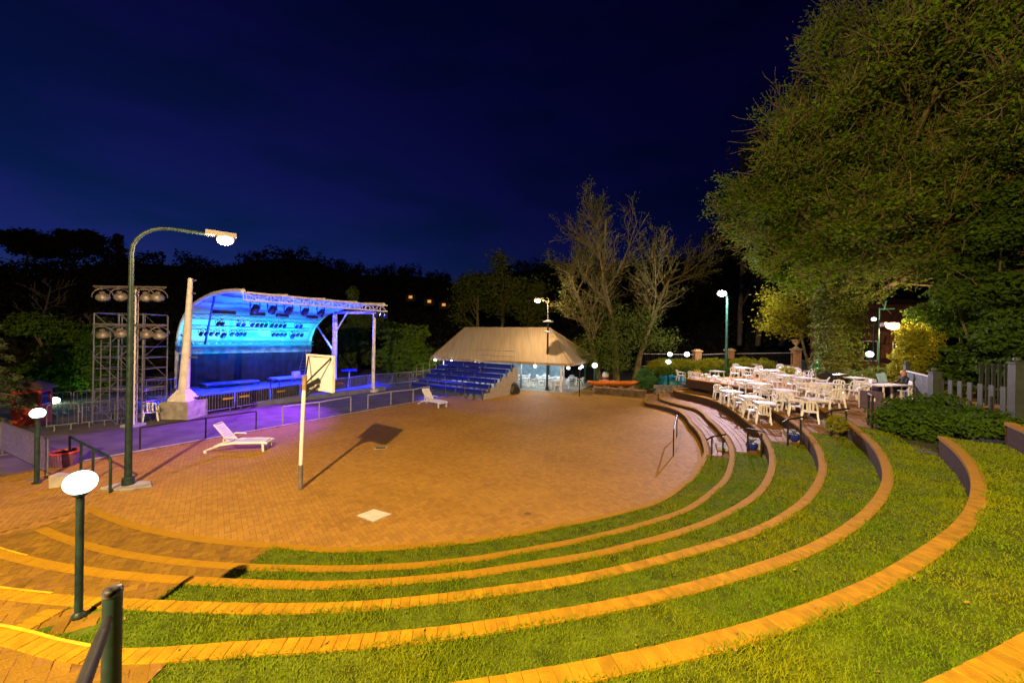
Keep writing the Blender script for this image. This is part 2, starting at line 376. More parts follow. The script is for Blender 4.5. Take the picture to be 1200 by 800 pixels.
# ---- ground sheets
gr = MB()
gr.grid([[(x, y, -0.14) for x in (-700, -60, 0, 60, 700)] for y in (-200, -20, 40, 900)])
gr.build('ground', M_ground)['kind'] = 'structure'
RLA, RLB = Vector((-13.9, 12.5)), Vector((-4.4, 27.6))                          # edge between road and plaza
rd = (RLB - RLA).normalized(); rn = Vector((-rd.y, rd.x))                        # rn points to the stage
def beyond_road(x, y): return (x - RLA.x) * rn.x + (y - RLA.y) * rn.y
pb = MB(); pb.add([(-24, 3, -.005), (-24, 40, -.005), (24, 40, -.005), (24, 3, -.005)], [(3, 2, 1, 0)])
pb.build('plaza_bedding', M_joint)['kind'] = 'structure'
rb = MB()
a = RLA - rd * 9; b = RLB + rd * 10
rb.add([(a.x, a.y, -.004), (b.x, b.y, -.004), (b.x + rn.x * 40, b.y + rn.y * 40, -.004), (a.x + rn.x * 30, a.y + rn.y * 30, -.004)], [(0, 1, 2, 3)])
rb.build('road', M_road)['kind'] = 'structure'
kb = MB()
for i in range(28):
    p = RLA + rd * (i * 0.62); q = RLA + rd * (i * 0.62 + 0.61)
    kb.bar((p.x, p.y, -0.03), (q.x, q.y, -0.03), 0.11, 0.085)
kb.build('kerb', M_concrete)['kind'] = 'structure'

# ---- plaza pavers
x, y, an = herring(-18, 13, 5, 34, 0.104, R(38))
th, r = polar(x, y)
ok = (((r < RK(1, th) - 0.16) & (th > -28.3)) | ((th <= -28.3) & (y > 4))) & (beyond_road(x, y) < -0.2) & (y < 33) & (x > -17)
ok &= ~((r < 3.5) & False)
x, y, an = x[ok], y[ok], an[ok]
near = y < 19
plaza = link('plaza_paving', block_mesh('plaza_pavers', x, y, an, 0.1034, 0.0514, np.zeros(len(x)), M_paver)); plaza['kind'] = 'stuff'
plaza['label'] = 'orange brown brick paving of the round plaza'
# edging band of bricks laid flat round the plaza
def band_blocks(k, a0, a1, rr, zt, w=0.095, l=CW):
    out = []; t = a0
    while t < a1:
        rad = float(RK(k, t)) + rr; dt = math.degrees((w + 0.006) / rad)
        r2 = float(RK(k, t + dt)) + rr; X1, Y1 = XY(t, rad); X2, Y2 = XY(t + dt, r2)
        out.append(((X1 + X2) / 2, (Y1 + Y2) / 2, math.atan2(Y2 - Y1, X2 - X1))); t += dt
    return np.array(out)
bb = band_blocks(1, -28.3, 122, -0.11, 0)
me = block_mesh('edge_bricks', bb[:, 0], bb[:, 1], bb[:, 2] + PI / 2, 0.085, 0.0504, np.full(len(bb), 0.006), M_brickm, ch=.0015)
o = link('plaza_edging', me); o['kind'] = 'stuff'

# ---- terrace surfaces
for k in range(1, 8):
    ring('lawn_soil', k, GL[k], GR[k], -0.02, rout='next' if k < 7 else 6.0, m=M_soil)
    ring('paving_bed', k, TL[k], GL[k], -0.010, m=M_joint, rout=12.0)
    if k <= 5: ring('paving_bed', k, GR[k], TE[k], -0.012, m=M_joint, rout=('next' if k < 5 else 17.0))
    else: pass
# T6 and T7 run out to the right behind the shrubs as one bank of earth
ring('earth_bank', 6, 51.0, 66.0, -0.43, rin=-0.3, rout=18.0, m=M_ground)

# walls with brick faces and copings
M_wall = bpy.data.materials.new('terrace wall brick'); M_wall.use_nodes = True
nt = M_wall.node_tree; bs = nt.nodes['Principled BSDF']; bs.inputs['Roughness'].default_value = .85; bs.inputs['Specular IOR Level'].default_value = .1
br = nt.nodes.new('ShaderNodeTexBrick'); br.inputs['Scale'].default_value = 1.0
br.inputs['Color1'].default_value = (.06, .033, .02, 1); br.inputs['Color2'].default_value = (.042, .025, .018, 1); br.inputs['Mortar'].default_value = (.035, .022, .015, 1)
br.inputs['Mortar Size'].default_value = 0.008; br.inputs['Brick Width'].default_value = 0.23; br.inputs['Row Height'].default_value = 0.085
uvn = nt.nodes.new('ShaderNodeUVMap'); nt.links.new(uvn.outputs[0], br.inputs['Vector']); nt.links.new(br.outputs['Color'], bs.inputs['Base Color'])
bpn = nt.nodes.new('ShaderNodeBump'); bpn.inputs['Strength'].default_value = .7; bpn.inputs['Distance'].default_value = .02; bpn.invert = True
nt.links.new(br.outputs['Fac'], bpn.inputs['Height']); nt.links.new(bpn.outputs[0], bs.inputs['Normal'])

brick_me = {}
bmb = MB()
hx, hy, hz, c = 0.0775, 0.0493, 0.065, 0.003
bmb.add([(-hx, -hy, -hz), (hx, -hy, -hz), (hx, hy, -hz), (-hx, hy, -hz), (-hx, -hy, -c), (hx, -hy, -c), (hx, hy, -c), (-hx, hy, -c),
         (-hx + c, -hy + c, 0), (hx - c, -hy + c, 0), (hx - c, hy - c, 0), (-hx + c, hy - c, 0)],
        [(3, 2, 1, 0)] + [(i, (i + 1) % 4, 4 + (i + 1) % 4, 4 + i) for i in range(4)] + [(4 + i, 4 + (i + 1) % 4, 8 + (i + 1) % 4, 8 + i) for i in range(4)] + [(8, 9, 10, 11)])
BRICK = bmb.mesh('brick', M_brick)
WLAB = {1: 'lowest curved brick kerb around the paved plaza, with the lowest strip of lawn behind it',
        2: 'low curved brick kerb between the lowest two strips of lawn',
        3: 'curved brick terrace wall under the lowest row of white tables',
        4: 'curved brick terrace wall that ends beside the near globe lamp post',
        5: 'curved brick terrace wall with a yellow painted edge at its left end by the handrail',
        6: 'broad curved brick terrace wall ending at the shrubs below the picket fence',
        7: 'curved brick terrace wall across the bottom right corner of the lawn'}
for k in range(1, 8):
    W = thing('terrace_wall', WLAB[k], 'retaining wall', (0, 0, 0), 0, 'curved terrace walls')
    a0, a1 = TL[k], TE[k]
    th = np.arange(a0, a1 + .01, 0.75); r0 = RK(k, th) + 0.012
    prof = [(0.0, ZT[k - 1] - 0.15), (0.0, ZT[k] - 0.012), (CW - 0.02, ZT[k] - 0.012)]
    V = []; uv = []
    s = np.concatenate([[0], np.cumsum(np.hypot(*np.diff(np.array(XY(th, r0)), axis=1)))])
    for dr, z in prof:
        X, Y = XY(th, r0 + dr); V.append(np.stack([X, Y, np.full_like(X, z)], 1))
    n = len(th); V = np.concatenate(V)
    Fq = np.array([(i * n + j, (i + 1) * n + j, (i + 1) * n + j + 1, i * n + j + 1) for i in range(2) for j in range(n - 1)])
    # the wall's two end faces run outward along the radius
    ends = []
    for t in (a0, a1):
        X0, Y0_ = XY(t, float(RK(k, t)) + .012); X1, Y1_ = XY(t, float(RK(k, t)) + (9.0 if t == a0 else (1.3 if k < 5 else 17.0 if k == 5 else 8.0)))
        b = len(V); V = np.concatenate([V, [(X0, Y0_, ZT[k - 1] - .15), (X1, Y1_, ZT[k - 1] - .15), (X1, Y1_, ZT[k] - .012), (X0, Y0_, ZT[k] - .012)]])
        ends.append((b, b + 1, b + 2, b + 3))
    Fq = np.concatenate([Fq, np.array(ends)])
    me = mesh_np('wall_face', V, Fq, M_wall)
    ul = me.uv_layers.new(name='UVMap'); UV = np.zeros((len(V), 2)); UV[:3 * n, 0] = np.tile(s, 3); UV[:3 * n, 1] = V[:3 * n, 2]
    UV[3 * n:, 0] = np.hypot(V[3 * n:, 0] - CX, V[3 * n:, 1] - CY); UV[3 * n:, 1] = V[3 * n:, 2]
    ul.data.foreach_set('uv', UV[Fq.ravel()].astype(np.float32).ravel())
    link('wall_face', me, W)
    cb = band_blocks(k, a0, a1, CW / 2, ZT[k])
    dist = np.hypot(np.hypot(cb[:, 0], cb[:, 1]), H - ZT[k])
    vis = cb[:, 1] > 0.9
    single = vis & (dist < 9.5) & (k >= 4)
    idx = np.where(single)[0]; idx = idx[np.argsort(dist[idx])][:290]; sel = np.zeros(len(cb), bool); sel[idx] = True
    for i in idx:
        b = link('brick', BRICK, W, (cb[i, 0], cb[i, 1], ZT[k] + random.uniform(-.002, .002)))
        b.rotation_euler = (random.uniform(-.008, .008), random.uniform(-.005, .005), cb[i, 2] + PI / 2 + random.uniform(-.02, .02))
    rest = cb[~sel & vis]
    if len(rest):
        o = link('coping', block_mesh('coping', rest[:, 0], rest[:, 1], rest[:, 2] + PI / 2, 0.0775, 0.0504 if k < 4 else 0.0495, ZT[k] + (rng.random(len(rest)) - .5) * .003, M_brickm, h=.065, ch=.0015), W)
        o['kind'] = 'stuff'
    if k in (3, 4, 5):                                           # yellow painted nosing on the step end
        lim = {3: -14.3, 4: -5.0, 5: 2.6}[k]; y_ = MB(); tt = np.arange(a0, lim, 1.0)
        rows = []
        for dr, z in ((-0.006, ZT[k] - .05), (-0.006, ZT[k] + .008), (0.022, ZT[k] + .008)):
            X, Y = XY(tt, RK(k, tt) + dr); rows.append([(X[i], Y[i], z) for i in range(len(tt))])
        y_.grid(rows); y_.build('nosing', M_yellow, W)

# ---- left step paving: herringbone bricks, the nearest of them single objects
pv_me = {}
def paver_unit():
    b = MB(); hx, hy, hz, c = 0.1115, 0.0535, 0.05, 0.006
    b.add([(-hx, -hy, -hz), (hx, -hy, -hz), (hx, hy, -hz), (-hx, hy, -hz), (-hx, -hy, -c), (hx, -hy, -c), (hx, hy, -c), (-hx, hy, -c),
           (-hx + c, -hy + c, 0), (hx - c, -hy + c, 0), (hx - c, hy - c, 0), (-hx + c, hy - c, 0)],
          [(i, (i + 1) % 4, 4 + (i + 1) % 4, 4 + i) for i in range(4)] + [(4 + i, 4 + (i + 1) % 4, 8 + (i + 1) % 4, 8 + i) for i in range(4)] + [(8, 9, 10, 11)])
    return b.mesh('brick', M_paver1)
PAVER = paver_unit()
for k in range(1, 7):
    am = (TL[k] + GL[k]) / 2; X, Y = XY(am, float(RK(k, am)) + .5)
    x, y, an = herring(X - 4, X + 4, Y - 4, Y + 4, 0.112, R(am) + R(45))
    th, r = polar(x, y)
    inner = RK(k, th) + CW - 0.02
    outer = np.where(th > TL.get(k + 1, 0), RK(k + 1, th) + 0.05, inner + 2.2)
    ok = (th > TL[k] + .25) & (th < GL[k] - 0.1) & (r > inner) & (r < outer) & (y > 1.0)
    if k == 4: ok = ((ok & (th < -4.6)) | ((th >= -4.6) & (th < -1.8) & (r > inner) & (r < RK(4, th) + .48)))
    x, y, an = x[ok], y[ok], an[ok]; z = np.full(len(x), ZT[k] - .007)
    sp = link('step_paving', mesh_np('step_bed', [(XY(TL[k] + 1, float(RK(k, am)) + .3)[0], XY(TL[k] + 1, float(RK(k, am)) + .3)[1], ZT[k] - .04), (X, Y, ZT[k] - .04), (X + .05, Y + .05, ZT[k] - .04)], np.array([(0, 1, 2)]), M_joint))
    sp['kind'] = 'structure'
    d = np.hypot(np.hypot(x, y), H - ZT[k]); vis = (600 + 450 * x / y > -40)
    idx = np.where(vis)[0]; idx = idx[np.argsort(d[idx])][:(290 if k >= 3 else 200)]; sel = np.zeros(len(x), bool); sel[idx] = True
    for i in idx:
        b = link('brick', PAVER, sp, (x[i], y[i], z[i] + random.uniform(-.004, .003)))
        b.rotation_euler = (random.uniform(-.015, .015), random.uniform(-.015, .015), an[i] + random.uniform(-.015, .015))
    rest = ~sel
    if rest.any():
        o = link('laid_bricks', block_mesh('laid_bricks', x[rest], y[rest], an[rest], 0.1115, 0.0535, z[rest], M_paver), sp); o['kind'] = 'stuff'
# radial brick strip at the lawn's left edge beside the near globe lamp
st = MB()
rr = np.arange(float(RK(4, -3.9)) + .27, float(RK(5, -3.9)) - .02, 0.105)
o_ = []
for r_ in rr:
    X, Y = XY(-4.2, r_); o_.append((X, Y, R(-4.2)))
o_ = np.array(o_)
o = link('lawn_border', block_mesh('lawn_border', o_[:, 0], o_[:, 1], o_[:, 2], .1, .046, np.full(len(o_), ZT[4] + .004), M_brickm)); o['kind'] = 'stuff'

# ---- right-hand terraces: rows of pavers, one mesh per terrace
for k in range(1, 6):
    out = []
    rmax = 1.2 if k < 5 else 9.0
    r_off = CW + 0.16; row = 0
    while r_off < rmax:
        t = GR[k] + (0.4 if row % 2 else 0.0) + .3
        while t < TE[k] - .8:
            rad = float(RK(k, t)) + r_off
            w = 0.30; dt = math.degrees(w / rad)
            if k == 5 or rad < float(RK(k + 1, t)) - 0.12:
                X, Y = XY(t + dt / 2, rad); out.append((X, Y, R(t + dt / 2)))
            t += dt
        r_off += 0.205; row += 1
    out = np.array(out)
    o = link('terrace_paving', block_mesh('terrace_pavers', out[:, 0], out[:, 1], out[:, 2], 0.145, 0.098, np.full(len(out), ZT[k]), M_paverr, ch=.008)); o['kind'] = 'stuff'

# ---- grass: blades of real geometry on every lawn strip
def blades(name, P, h, w, lean, m):
    n = len(P); az = rng.random(n) * 2 * PI; ax = np.stack([np.cos(az), np.sin(az)], 1)
    ln = lean * (0.4 + rng.random(n)); la = rng.random(n) * 2 * PI; lv = np.stack([np.cos(la), np.sin(la)], 1) * (ln * h)[:, None]
    V = np.zeros((n, 5, 3)); w2 = (w / 2)[:, None]
    V[:, 0, :2] = P[:, :2] - ax * w2; V[:, 1, :2] = P[:, :2] + ax * w2; V[:, 0, 2] = V[:, 1, 2] = P[:, 2]
    V[:, 2, :2] = P[:, :2] + ax * w2 * .8 + lv * .35; V[:, 3, :2] = P[:, :2] - ax * w2 * .8 + lv * .35; V[:, 2, 2] = V[:, 3, 2] = P[:, 2] + h * .6
    V[:, 4, :2] = P[:, :2] + lv; V[:, 4, 2] = P[:, 2] + h
    b = np.arange(n)[:, None] * 5
    tn = np.clip(0.45 * rng.random(n) + 0.7 * np.sin(P[:, 0] * 2.1 + np.sin(P[:, 1] * 1.7) * 2) * np.sin(P[:, 1] * 2.7 + P[:, 0] * .6) ** 2 + .1 + .5 * (rng.random(n) < .04), 0, 1)
    return mesh_np(name, V.reshape(-1, 3), [b + np.array([0, 1, 2, 3])[None], b + np.array([3, 2, 4])[None]], m, tone=np.repeat(tn, 5))
for k in range(1, 8):
    cand = []
    N = {1: 200000, 2: 260000, 3: 260000, 4: 330000, 5: 420000, 6: 560000, 7: 380000}[k]
    a1 = GR[k] if k < 6 else 51.0
    th = GL[k] + (a1 - GL[k]) * rng.random(N)
    r0 = RK(k, th) + CW - 0.03; r1 = (RK(k + 1, th) if k < 7 else r0 + 3.2)
    r = np.sqrt(r0 ** 2 + (r1 ** 2 - r0 ** 2) * rng.random(N))
    x, y = XY(th, r); d = np.sqrt(x * x + y * y + (H - ZT[k]) ** 2)
    px = 600 + 450 * x / np.maximum(y, .3)
    area = np.mean((r1 ** 2 - r0 ** 2)) / 2 * math.radians(a1 - GL[k])
    want = np.minimum(11000, 60000 / d ** 1.6)                    # blades per square metre
    keep = (y > 0.5) & (px > -60) & (px < 1650) & (rng.random(N) < want * area / N)
    keep &= (450 * (H - ZT[k]) / np.maximum(y, .1) < 640)
    if k == 4: keep &= ~((th < -1.7) & (r < RK(4, th) + .50))    # bricked corner round the lamp post
    x, y, d, th, r = x[keep], y[keep], d[keep], th[keep], r[keep]
    edge = np.minimum(1, (r - RK(k, th) - CW + .015) / .12)
    patch = 0.75 + 0.5 * np.sin(x * 3.3 + np.sin(y * 2.2) * 1.5) * np.sin(y * 3.9 + x)
    h = (0.026 + 0.028 * rng.random(len(x))) * patch.clip(.65, 1.25) * (1 + .45 * (edge < .5))
    w = (0.0045 + 0.0015 * rng.random(len(x))) * np.maximum(1, d / 4.0)
    P = np.stack([x, y, np.full_like(x, ZT[k] - .025)], 1)
    o = link('grass', blades('grass', P, h, w, 0.9, M_grass)); o['kind'] = 'stuff'
    o['label'] = 'short green lawn on a curved terrace'
# ---------------------------------------------------------------- the stage
SF = Vector((-15.156, 21.6)); SU = Vector((0.5562, 0.8311)); SN = Vector((-0.8311, 0.5562)); SL = 9.5; SD = 10.4
def S(s, t, z): return Vector((SF.x + SU.x * s + SN.x * t, SF.y + SU.y * s + SN.y * t, z))
def onplane(px, py, t):
    d = ray(px, py); q = SF + SN * t; k = (q.x * SN.x + q.y * SN.y) / (d.x * SN.x + d.y * SN.y)
    return d * k + Vector((0, 0, H))
SRZ = math.atan2(SU.y, SU.x)
PROF = [(0, 6.52), (1.2, 6.6), (2.4, 6.64), (4.2, 6.58), (6.2, 6.30), (7.8, 5.95), (9.0, 5.35), (9.8, 4.75), (10.3, 4.0), (10.5, 3.4), (10.55, 2.7)]
stage = thing('stage', 'outdoor stage with curved white fabric roof glowing cyan and blue', 'stage', S(SL / 2, 0, 0))
m = MB(); m.box(S(SL / 2, 5.3, .15), (SL + .6, 10.6, .3), SRZ); m.build('platform', M_stagefloor, stage, world=True)
rows = []
NR = 25
for i in range(NR):
    s = SL * i / (NR - 1); sag = 0.10 * abs(math.sin(PI * s / (SL / 4)))
    rows.append([S(s, t + sag * (0.7 if z < 5.5 else 0), z - sag * (1 if z > 4.5 else .2)) for t, z in PROF])
m = MB(); m.grid(rows)
o = m.build('canopy', M_fabric, stage, True, world=True); so = o.modifiers.new('s', 'SOLIDIFY'); so.thickness = .03
for i in range(5):
    s = SL * i / 4; w = .13 if i in (0, 4) else .06
    m = MB(); m.tube([S(s, t, z + .10) for t, z in PROF] + [S(s, 10.6, 1.5), S(s, 10.6, 0)], w, 8)
    m.build('roof_rib', M_whitep, stage, True, world=True)
def truss(a, b, w, hgt, r=.03, bay=.6, n=5):
    a = Vector(a); b = Vector(b); d = (b - a); L = d.length; d.normalize(); side = d.cross(Vector((0, 0, 1))).normalized() * (w / 2); up = Vector((0, 0, hgt / 2))
    m = MB(); k = max(2, int(L / bay))
    cor = [side + up, -side + up, -side - up, side - up] if w > .02 else [up, -up]
    for c in cor: m.tube([a + c, b + c], r, n)
    for i in range(k):
        p = a + d * (L * i / k); q = a + d * (L * (i + 1) / k)
        for j in range(len(cor)):
            c0 = cor[j]; c1 = cor[(j + 1) % len(cor)]
            m.tube([p + (c0 if i % 2 else c1), q + (c1 if i % 2 else c0)], r * .5, 4); m.tube([p + c0, p + c1], r * .5, 4)
    return m
truss(S(0, -.22, 6.30), S(SL, -.22, 6.30), .40, .44, .045, .62).build('front_truss', M_whitep, stage, True, world=True)
# back: curtain, header, lower lighting truss
m = MB(); r_ = []
for z in (.3, 2.68): r_.append([S(SL * i / 60, 10.2 + .05 * math.sin(i * 1.9), z) for i in range(61)])
m.grid(r_); m.build('curtain', M_curtain, stage, True, world=True)
m = MB(); m.box(S(SL / 2, 10.25, 3.0), (SL, .06, .62), SRZ); m.build('header', mat('blue header cloth', (.2, .22, .3), .8, var=.3, scale=2), stage, world=True)
truss(S(.1, 9.5, 3.45), S(SL - .3, 9.5, 3.45), .3, .3, .03, .45).build('lighting_truss', M_galv, stage, True, world=True)
ta, tb = onplane(222, 383, 6), onplane(362, 385, 6); tb.z = ta.z
truss(ta, tb, .25, .25, .025, .45).build('lighting_truss', M_galv, stage, True, world=True)
tc, td = onplane(226, 370, 4), onplane(372, 375, 4); td.z = tc.z
truss(tc, td, .25, .28, .025, .45).build('lighting_truss', M_galv, stage, True, world=True)
te, tf = S(3.0, 1.3, 6.25), S(9.3, 1.3, 6.25)
m = MB(); m.tube([te, tf], .04, 6); m.build('light_bar', M_galv, stage, world=True)
for (px, y0_, y1_, r0, r1) in ((391, 457, 366, .20, .16), (437, 459, 368, .13, .11)):
    p = G(px, y0_); top = 6.0 if px == 437 else 5.9
    m = MB(); m.tube([p, (p.x + .03, p.y, top)], [r0, r1], 10); m.box((p.x, p.y, .08), (.6, .6, .16)); m.build('column', M_whitep, stage, True, world=True)
pA = G(391, 457); pB = G(437, 459)
m = MB(); m.tube([(pA.x, pA.y, 4.3), (pA.x + 1.2, pA.y - .5, 6.0)], .06, 6); m.tube([(pA.x, pA.y, 2.9), S(8.6, 7.6, 4.9)], .07, 6)
m.bar((pA.x, pA.y, 5.95), (pB.x, pB.y, 5.95), .14, .2); m.build('brace', M_whitep, stage, True, world=True)
m = MB()
m.tube([S(0.05, 4.2, 6.5), S(.3, 6.4, 3.5)], .06, 6); m.build('strut', mat('dark steel', (.05, .05, .09), .5, .3), stage, True, world=True)
m = MB(); m.tube([S(0.05, 10.4, 4.2), S(.4, 8.9, 3.4)], .05, 6); m.build('strut', MATS['dark steel'], stage, True, world=True)
# stage lights
def spot_unit(nm):
    t = thing(nm, 'x', 'stage light', (0, 0, 0))
    m = MB(); m.tube([(0, .0, -.34), (0, -.16, -.2), (0, -.20, -.17)], [.11, .10, .07], 10); m.build('body', M_black, t, True)
    m = MB(); m.bar((-.14, -.07, -.27), (-.14, -.04, -.05), .03, .012); m.bar((.14, -.07, -.27), (.14, -.04, -.05), .03, .012); m.bar((-.14, -.04, -.05), (.14, -.04, -.05), .012, .03); m.build('yoke', M_black, t)
    m = MB(); m.box((0, -.02, .0), (.05, .05, .12)); m.build('clamp', M_galv, t)
    return t
proto = None
def spot_at(p, lab, grp, sc=1.0, rz=None):
    global proto
    if proto is None: proto = spot_unit('stage_spotlight'); o = proto
    else: o = copy_tree(proto)
    o.location = p; o.scale = (sc,) * 3; o.rotation_euler.z = SRZ if rz is None else rz
    o['label'] = lab; o['group'] = grp
ORD = ['first', 'second', 'third', 'fourth', 'fifth', 'sixth', 'seventh', 'eighth', 'ninth', 'tenth', 'eleventh', 'twelfth', 'thirteenth', 'fourteenth', 'fifteenth', 'sixteenth', 'seventeenth', 'eighteenth']
lows = [235, 241, 247, 254, 261, 271, 277, 281, 286, 320, 324.5, 329, 333.5, 342, 348, 353]
for i, px in enumerate(lows):
    p = onplane(px, 386, 6); p.z = ta.z - .16
    spot_at(p, f'dark spotlight on the lower row before the cyan screen, {ORD[i]} from the left', 'spotlights on the lower stage truss', 1.35 if px in (261, 342) else 1.0)
ups = [255, 260, 279, 285, 295, 301, 306, 311, 318, 323, 328, 333, 347, 352]
for i, px in enumerate(ups):
    p = onplane(px, 374, 4); p.z = tc.z - .18
    spot_at(p, f'dark spotlight on the upper row over the cyan screen, {ORD[i]} from the left', 'spotlights on the upper stage truss', .95)
for i, px in enumerate([298, 318, 337, 356, 375]):
    p = onplane(px, 360, 1.3); p.z = 6.24
    spot_at(p, f'large dark floodlight under the canopy front edge, {ORD[i]} from the left', 'large lights under the canopy front', 1.9)
for i, px in enumerate([415, 430, 444]):
    q = SF + SU * SL; p = S(8.6 + i * .42, -.2, 6.08); spot_at(p, f'blue lit lamp under the right end of the front truss, {ORD[i]} from the left', 'lamps under the truss end', 1.3)
for i, (px, w) in enumerate(((263, .75), (302, .55), (331, .5), (366, .5))):
    p = onplane(px, 366, 4); p.z = tc.z + .32
    t = thing('lamp_bar', f'dark striplight box on top of the upper stage truss, {ORD[i]} from the left', 'striplight', p, SRZ, 'strip lights on the upper truss')
    m = MB(); m.box((0, 0, 0), (w * 1.6, .2, .22)); m.build('housing', M_black, t)
    m = MB(); m.box((0, -.11, 0), (w * 1.5, .02, .15)); m.build('lens', M_glassdk, t)
# things on the stage
t = thing('stepladder', 'tall open stepladder standing at the right of the stage curtain', 'ladder', S(8.0, 8.2, .3), SRZ + .3)
for nm, y0_, y1_ in (('climbing_frame', -.65, -.03), ('rear_frame', .65, .03)):
    m = MB(); 
    for sx in (-1, 1): m.bar((sx * .36, y0_, 0), (sx * .2, y1_, 2.7), .06, .03)
    for i in range(1, 9):
        k = i / 9; m.bar((-.36 + .16 * k, y0_ + (y1_ - y0_) * k, 2.7 * k), (.36 - .16 * k, y0_ + (y1_ - y0_) * k, 2.7 * k), .05, .025)
    m.build(nm, M_galv, t)
for i, (s_, t_, w, d, hgt, lab) in enumerate(((4.9, 4.2, 2.6, 1.4, .85, 'blue lit trestle platform in the middle of the stage floor'), (2.6, 8.6, 3.4, 1.2, .35, 'low stage riser in front of the curtain at left'), (6.3, 8.8, 1.8, 1.0, .35, 'low stage riser before the curtain near the ladder'))):
    t = thing('stage_riser', lab, 'riser', S(s_, t_, .3), SRZ, 'risers on the stage')
    m = MB(); m.box((0, 0, hgt - .04), (w, d, .08)); m.build('deck', M_stagefloor, t)
    for sx in (-1, 1):
        for sy in (-1, 1): m = MB(); m.box((sx * (w / 2 - .06), sy * (d / 2 - .06), (hgt - .08) / 2), (.06, .06, hgt - .08)); m.build('leg', M_black, t)
t = thing('case', 'pale box standing on the trestle platform', 'box', S(5.0, 4.0, 1.15), SRZ)
m = MB(); m.box((0, 0, .17), (.42, .36, .34)); m.build('body', M_beige, t)
m = MB(); m.box((0, 0, .355), (.44, .38, .03)); m.bar((-.1, -.2, .2), (.1, -.2, .2), .03); m.build('lid', M_beige, t)
t = thing('bar_table', 'small round high table with blue lit top right of the stage', 'table', G(409, 452))
m = MB(); m.lathe([(.01, 1.28), (.62, 1.28), (.62, 1.33), (.01, 1.33)], 20); m.build('table_top', M_blueseat, t)
m = MB(); m.tube([(0, 0, .02), (0, 0, 1.28)], .05, 8); m.build('stem', M_steelp, t)
m = MB(); m.lathe([(.3, 0), (.3, .03), (.06, .07)], 16); m.build('foot', M_steelp, t)

# mast on its concrete block
mp = G(213, 489)
t = thing('stage_mast', 'tapered white mast on a square concrete block left of the stage', 'mast', mp)
m = MB(); m.box((0, .1, .42), (1.45, 1.2, .84)); m.build('block', M_concrete, t)
m = MB(); m.box((0, .1, 1.12), (1.05, .9, .56), taper=.36); m.build('base', M_whitep, t)
m = MB(); m.tube([(0.0, .1, 1.38), (.12, .1, 3.9), (.25, .1, 6.95)], [.235, .17, .10], 12); m.build('pole', M_whitep, t, True)
for z, a in ((6.85, .3), (6.2, .28), (3.0, .4), (2.7, -.3)):
    m = MB(); m.box((.2 + a * .5, .1, z), (abs(a) + .05, .06, .07)); m.build('bracket', M_galv, t)

# ---------------------------------------------------------------- barriers along the road
def barrier(p, q, label, group, hgt=1.08, skirt=False, bars=None, tapes=()):
    p = Vector(p); q = Vector(q); d = q - p; L = d.length; rz = math.atan2(d.y, d.x)
    t = thing('crowd_barrier', label, 'barrier', p, rz, group)
    m = MB(); m.tube([(.04, 0, .16), (.04, 0, hgt - .06), (.10, 0, hgt), (L - .10, 0, hgt), (L - .04, 0, hgt - .06), (L - .04, 0, .16)], .021, 6); m.tube([(.04, 0, .2), (L - .04, 0, .2)], .019, 6)
    m.build('frame', M_galv, t, True)
    m = MB()
    for x in (.25, L - .25): m.bar((x, -.32, .015), (x, .32, .015), .05, .03); m.bar((x, 0, .02), (x, 0, .2), .03)
    m.build('feet', M_galv, t)
    nb = bars or int(L / .14); m = MB()
    for i in range(1, nb): m.tube([(L * i / nb, 0, .2), (L * i / nb, 0, hgt)], .008, 4, False)
    m.build('bars', M_galv, t, kind='stuff')
    if skirt:
        m = MB(); m.grid([[(L * i / 24, .09 + .015 * math.sin(i * 1.7), z) for i in range(25)] for z in (.06, hgt - .08)]); m.build('skirt', M_blackrub, t, True)
    for x in tapes:
        m = MB(); m.box((x, -.03, .72), (.55, .012, .09)); m.build('yellow_tape', M_yellow, t)
    return t
a, b = G(226, 489), G(432, 455); n_ = 6
for i in range(n_):
    p = a.lerp(b, i / n_ + .003); q = a.lerp(b, (i + 1) / n_ - .003); L = (q - p).length
    tp = []
    for px, py in ((267, 475), (286, 473), (313, 469), (329, 467)):
        r_ = ray(px, py); den = (b - a).y * r_.x - (b - a).x * r_.y; k = ((b - a).y * a.x - (b - a).x * a.y) / den
        x = (r_ * k); s = ((x.x - p.x) * (q - p).x + (x.y - p.y) * (q - p).y) / L
        if 0.3 < s < L - .3: tp.append(s)
    barrier(p, q, f'steel barrier with black skirt before the stage, {ORD[i]} from the concrete block', 'skirted barriers in front of the stage', skirt=True, tapes=tp)
a, b = G(432, 455), G(505, 447)
for i in range(3):
    p = a.lerp(b, i / 3 + .004); q = a.lerp(b, (i + 1) / 3 - .004)
    barrier(p, q, f'bare steel barrier right of the stage column, {ORD[i]} from the column', 'bare barriers right of the stage')
a, b = G(52, 505), G(200, 489)
for i in range(4):
    p = a.lerp(b, i / 4 + .004); q = a.lerp(b, (i + 1) / 4 - .004)
    barrier(p, q, f'bare steel barrier at the foot of the light tower, {ORD[i]} from the kiosk', 'bare barriers left of the stage')
a, b = G(55, 486), G(112, 480)
for i in range(2):
    p = a.lerp(b, i / 2 + .004); q = a.lerp(b, (i + 1) / 2 - .004)
    barrier(p, q, f'dim steel barrier farther back behind the light tower, {ORD[i]} from the kiosk', 'dim barriers behind the tower')
a, b = G(170, 478), G(207, 473)
barrier(a, b, 'blue lit steel barrier between the light tower and stage mast', 'blue barriers by the tower', hgt=1.5)
barrier(G(0, 532), G(56, 561), 'close barred pale barrier sloping down from the left frame edge', 'barriers at the left path', hgt=1.12, bars=44)
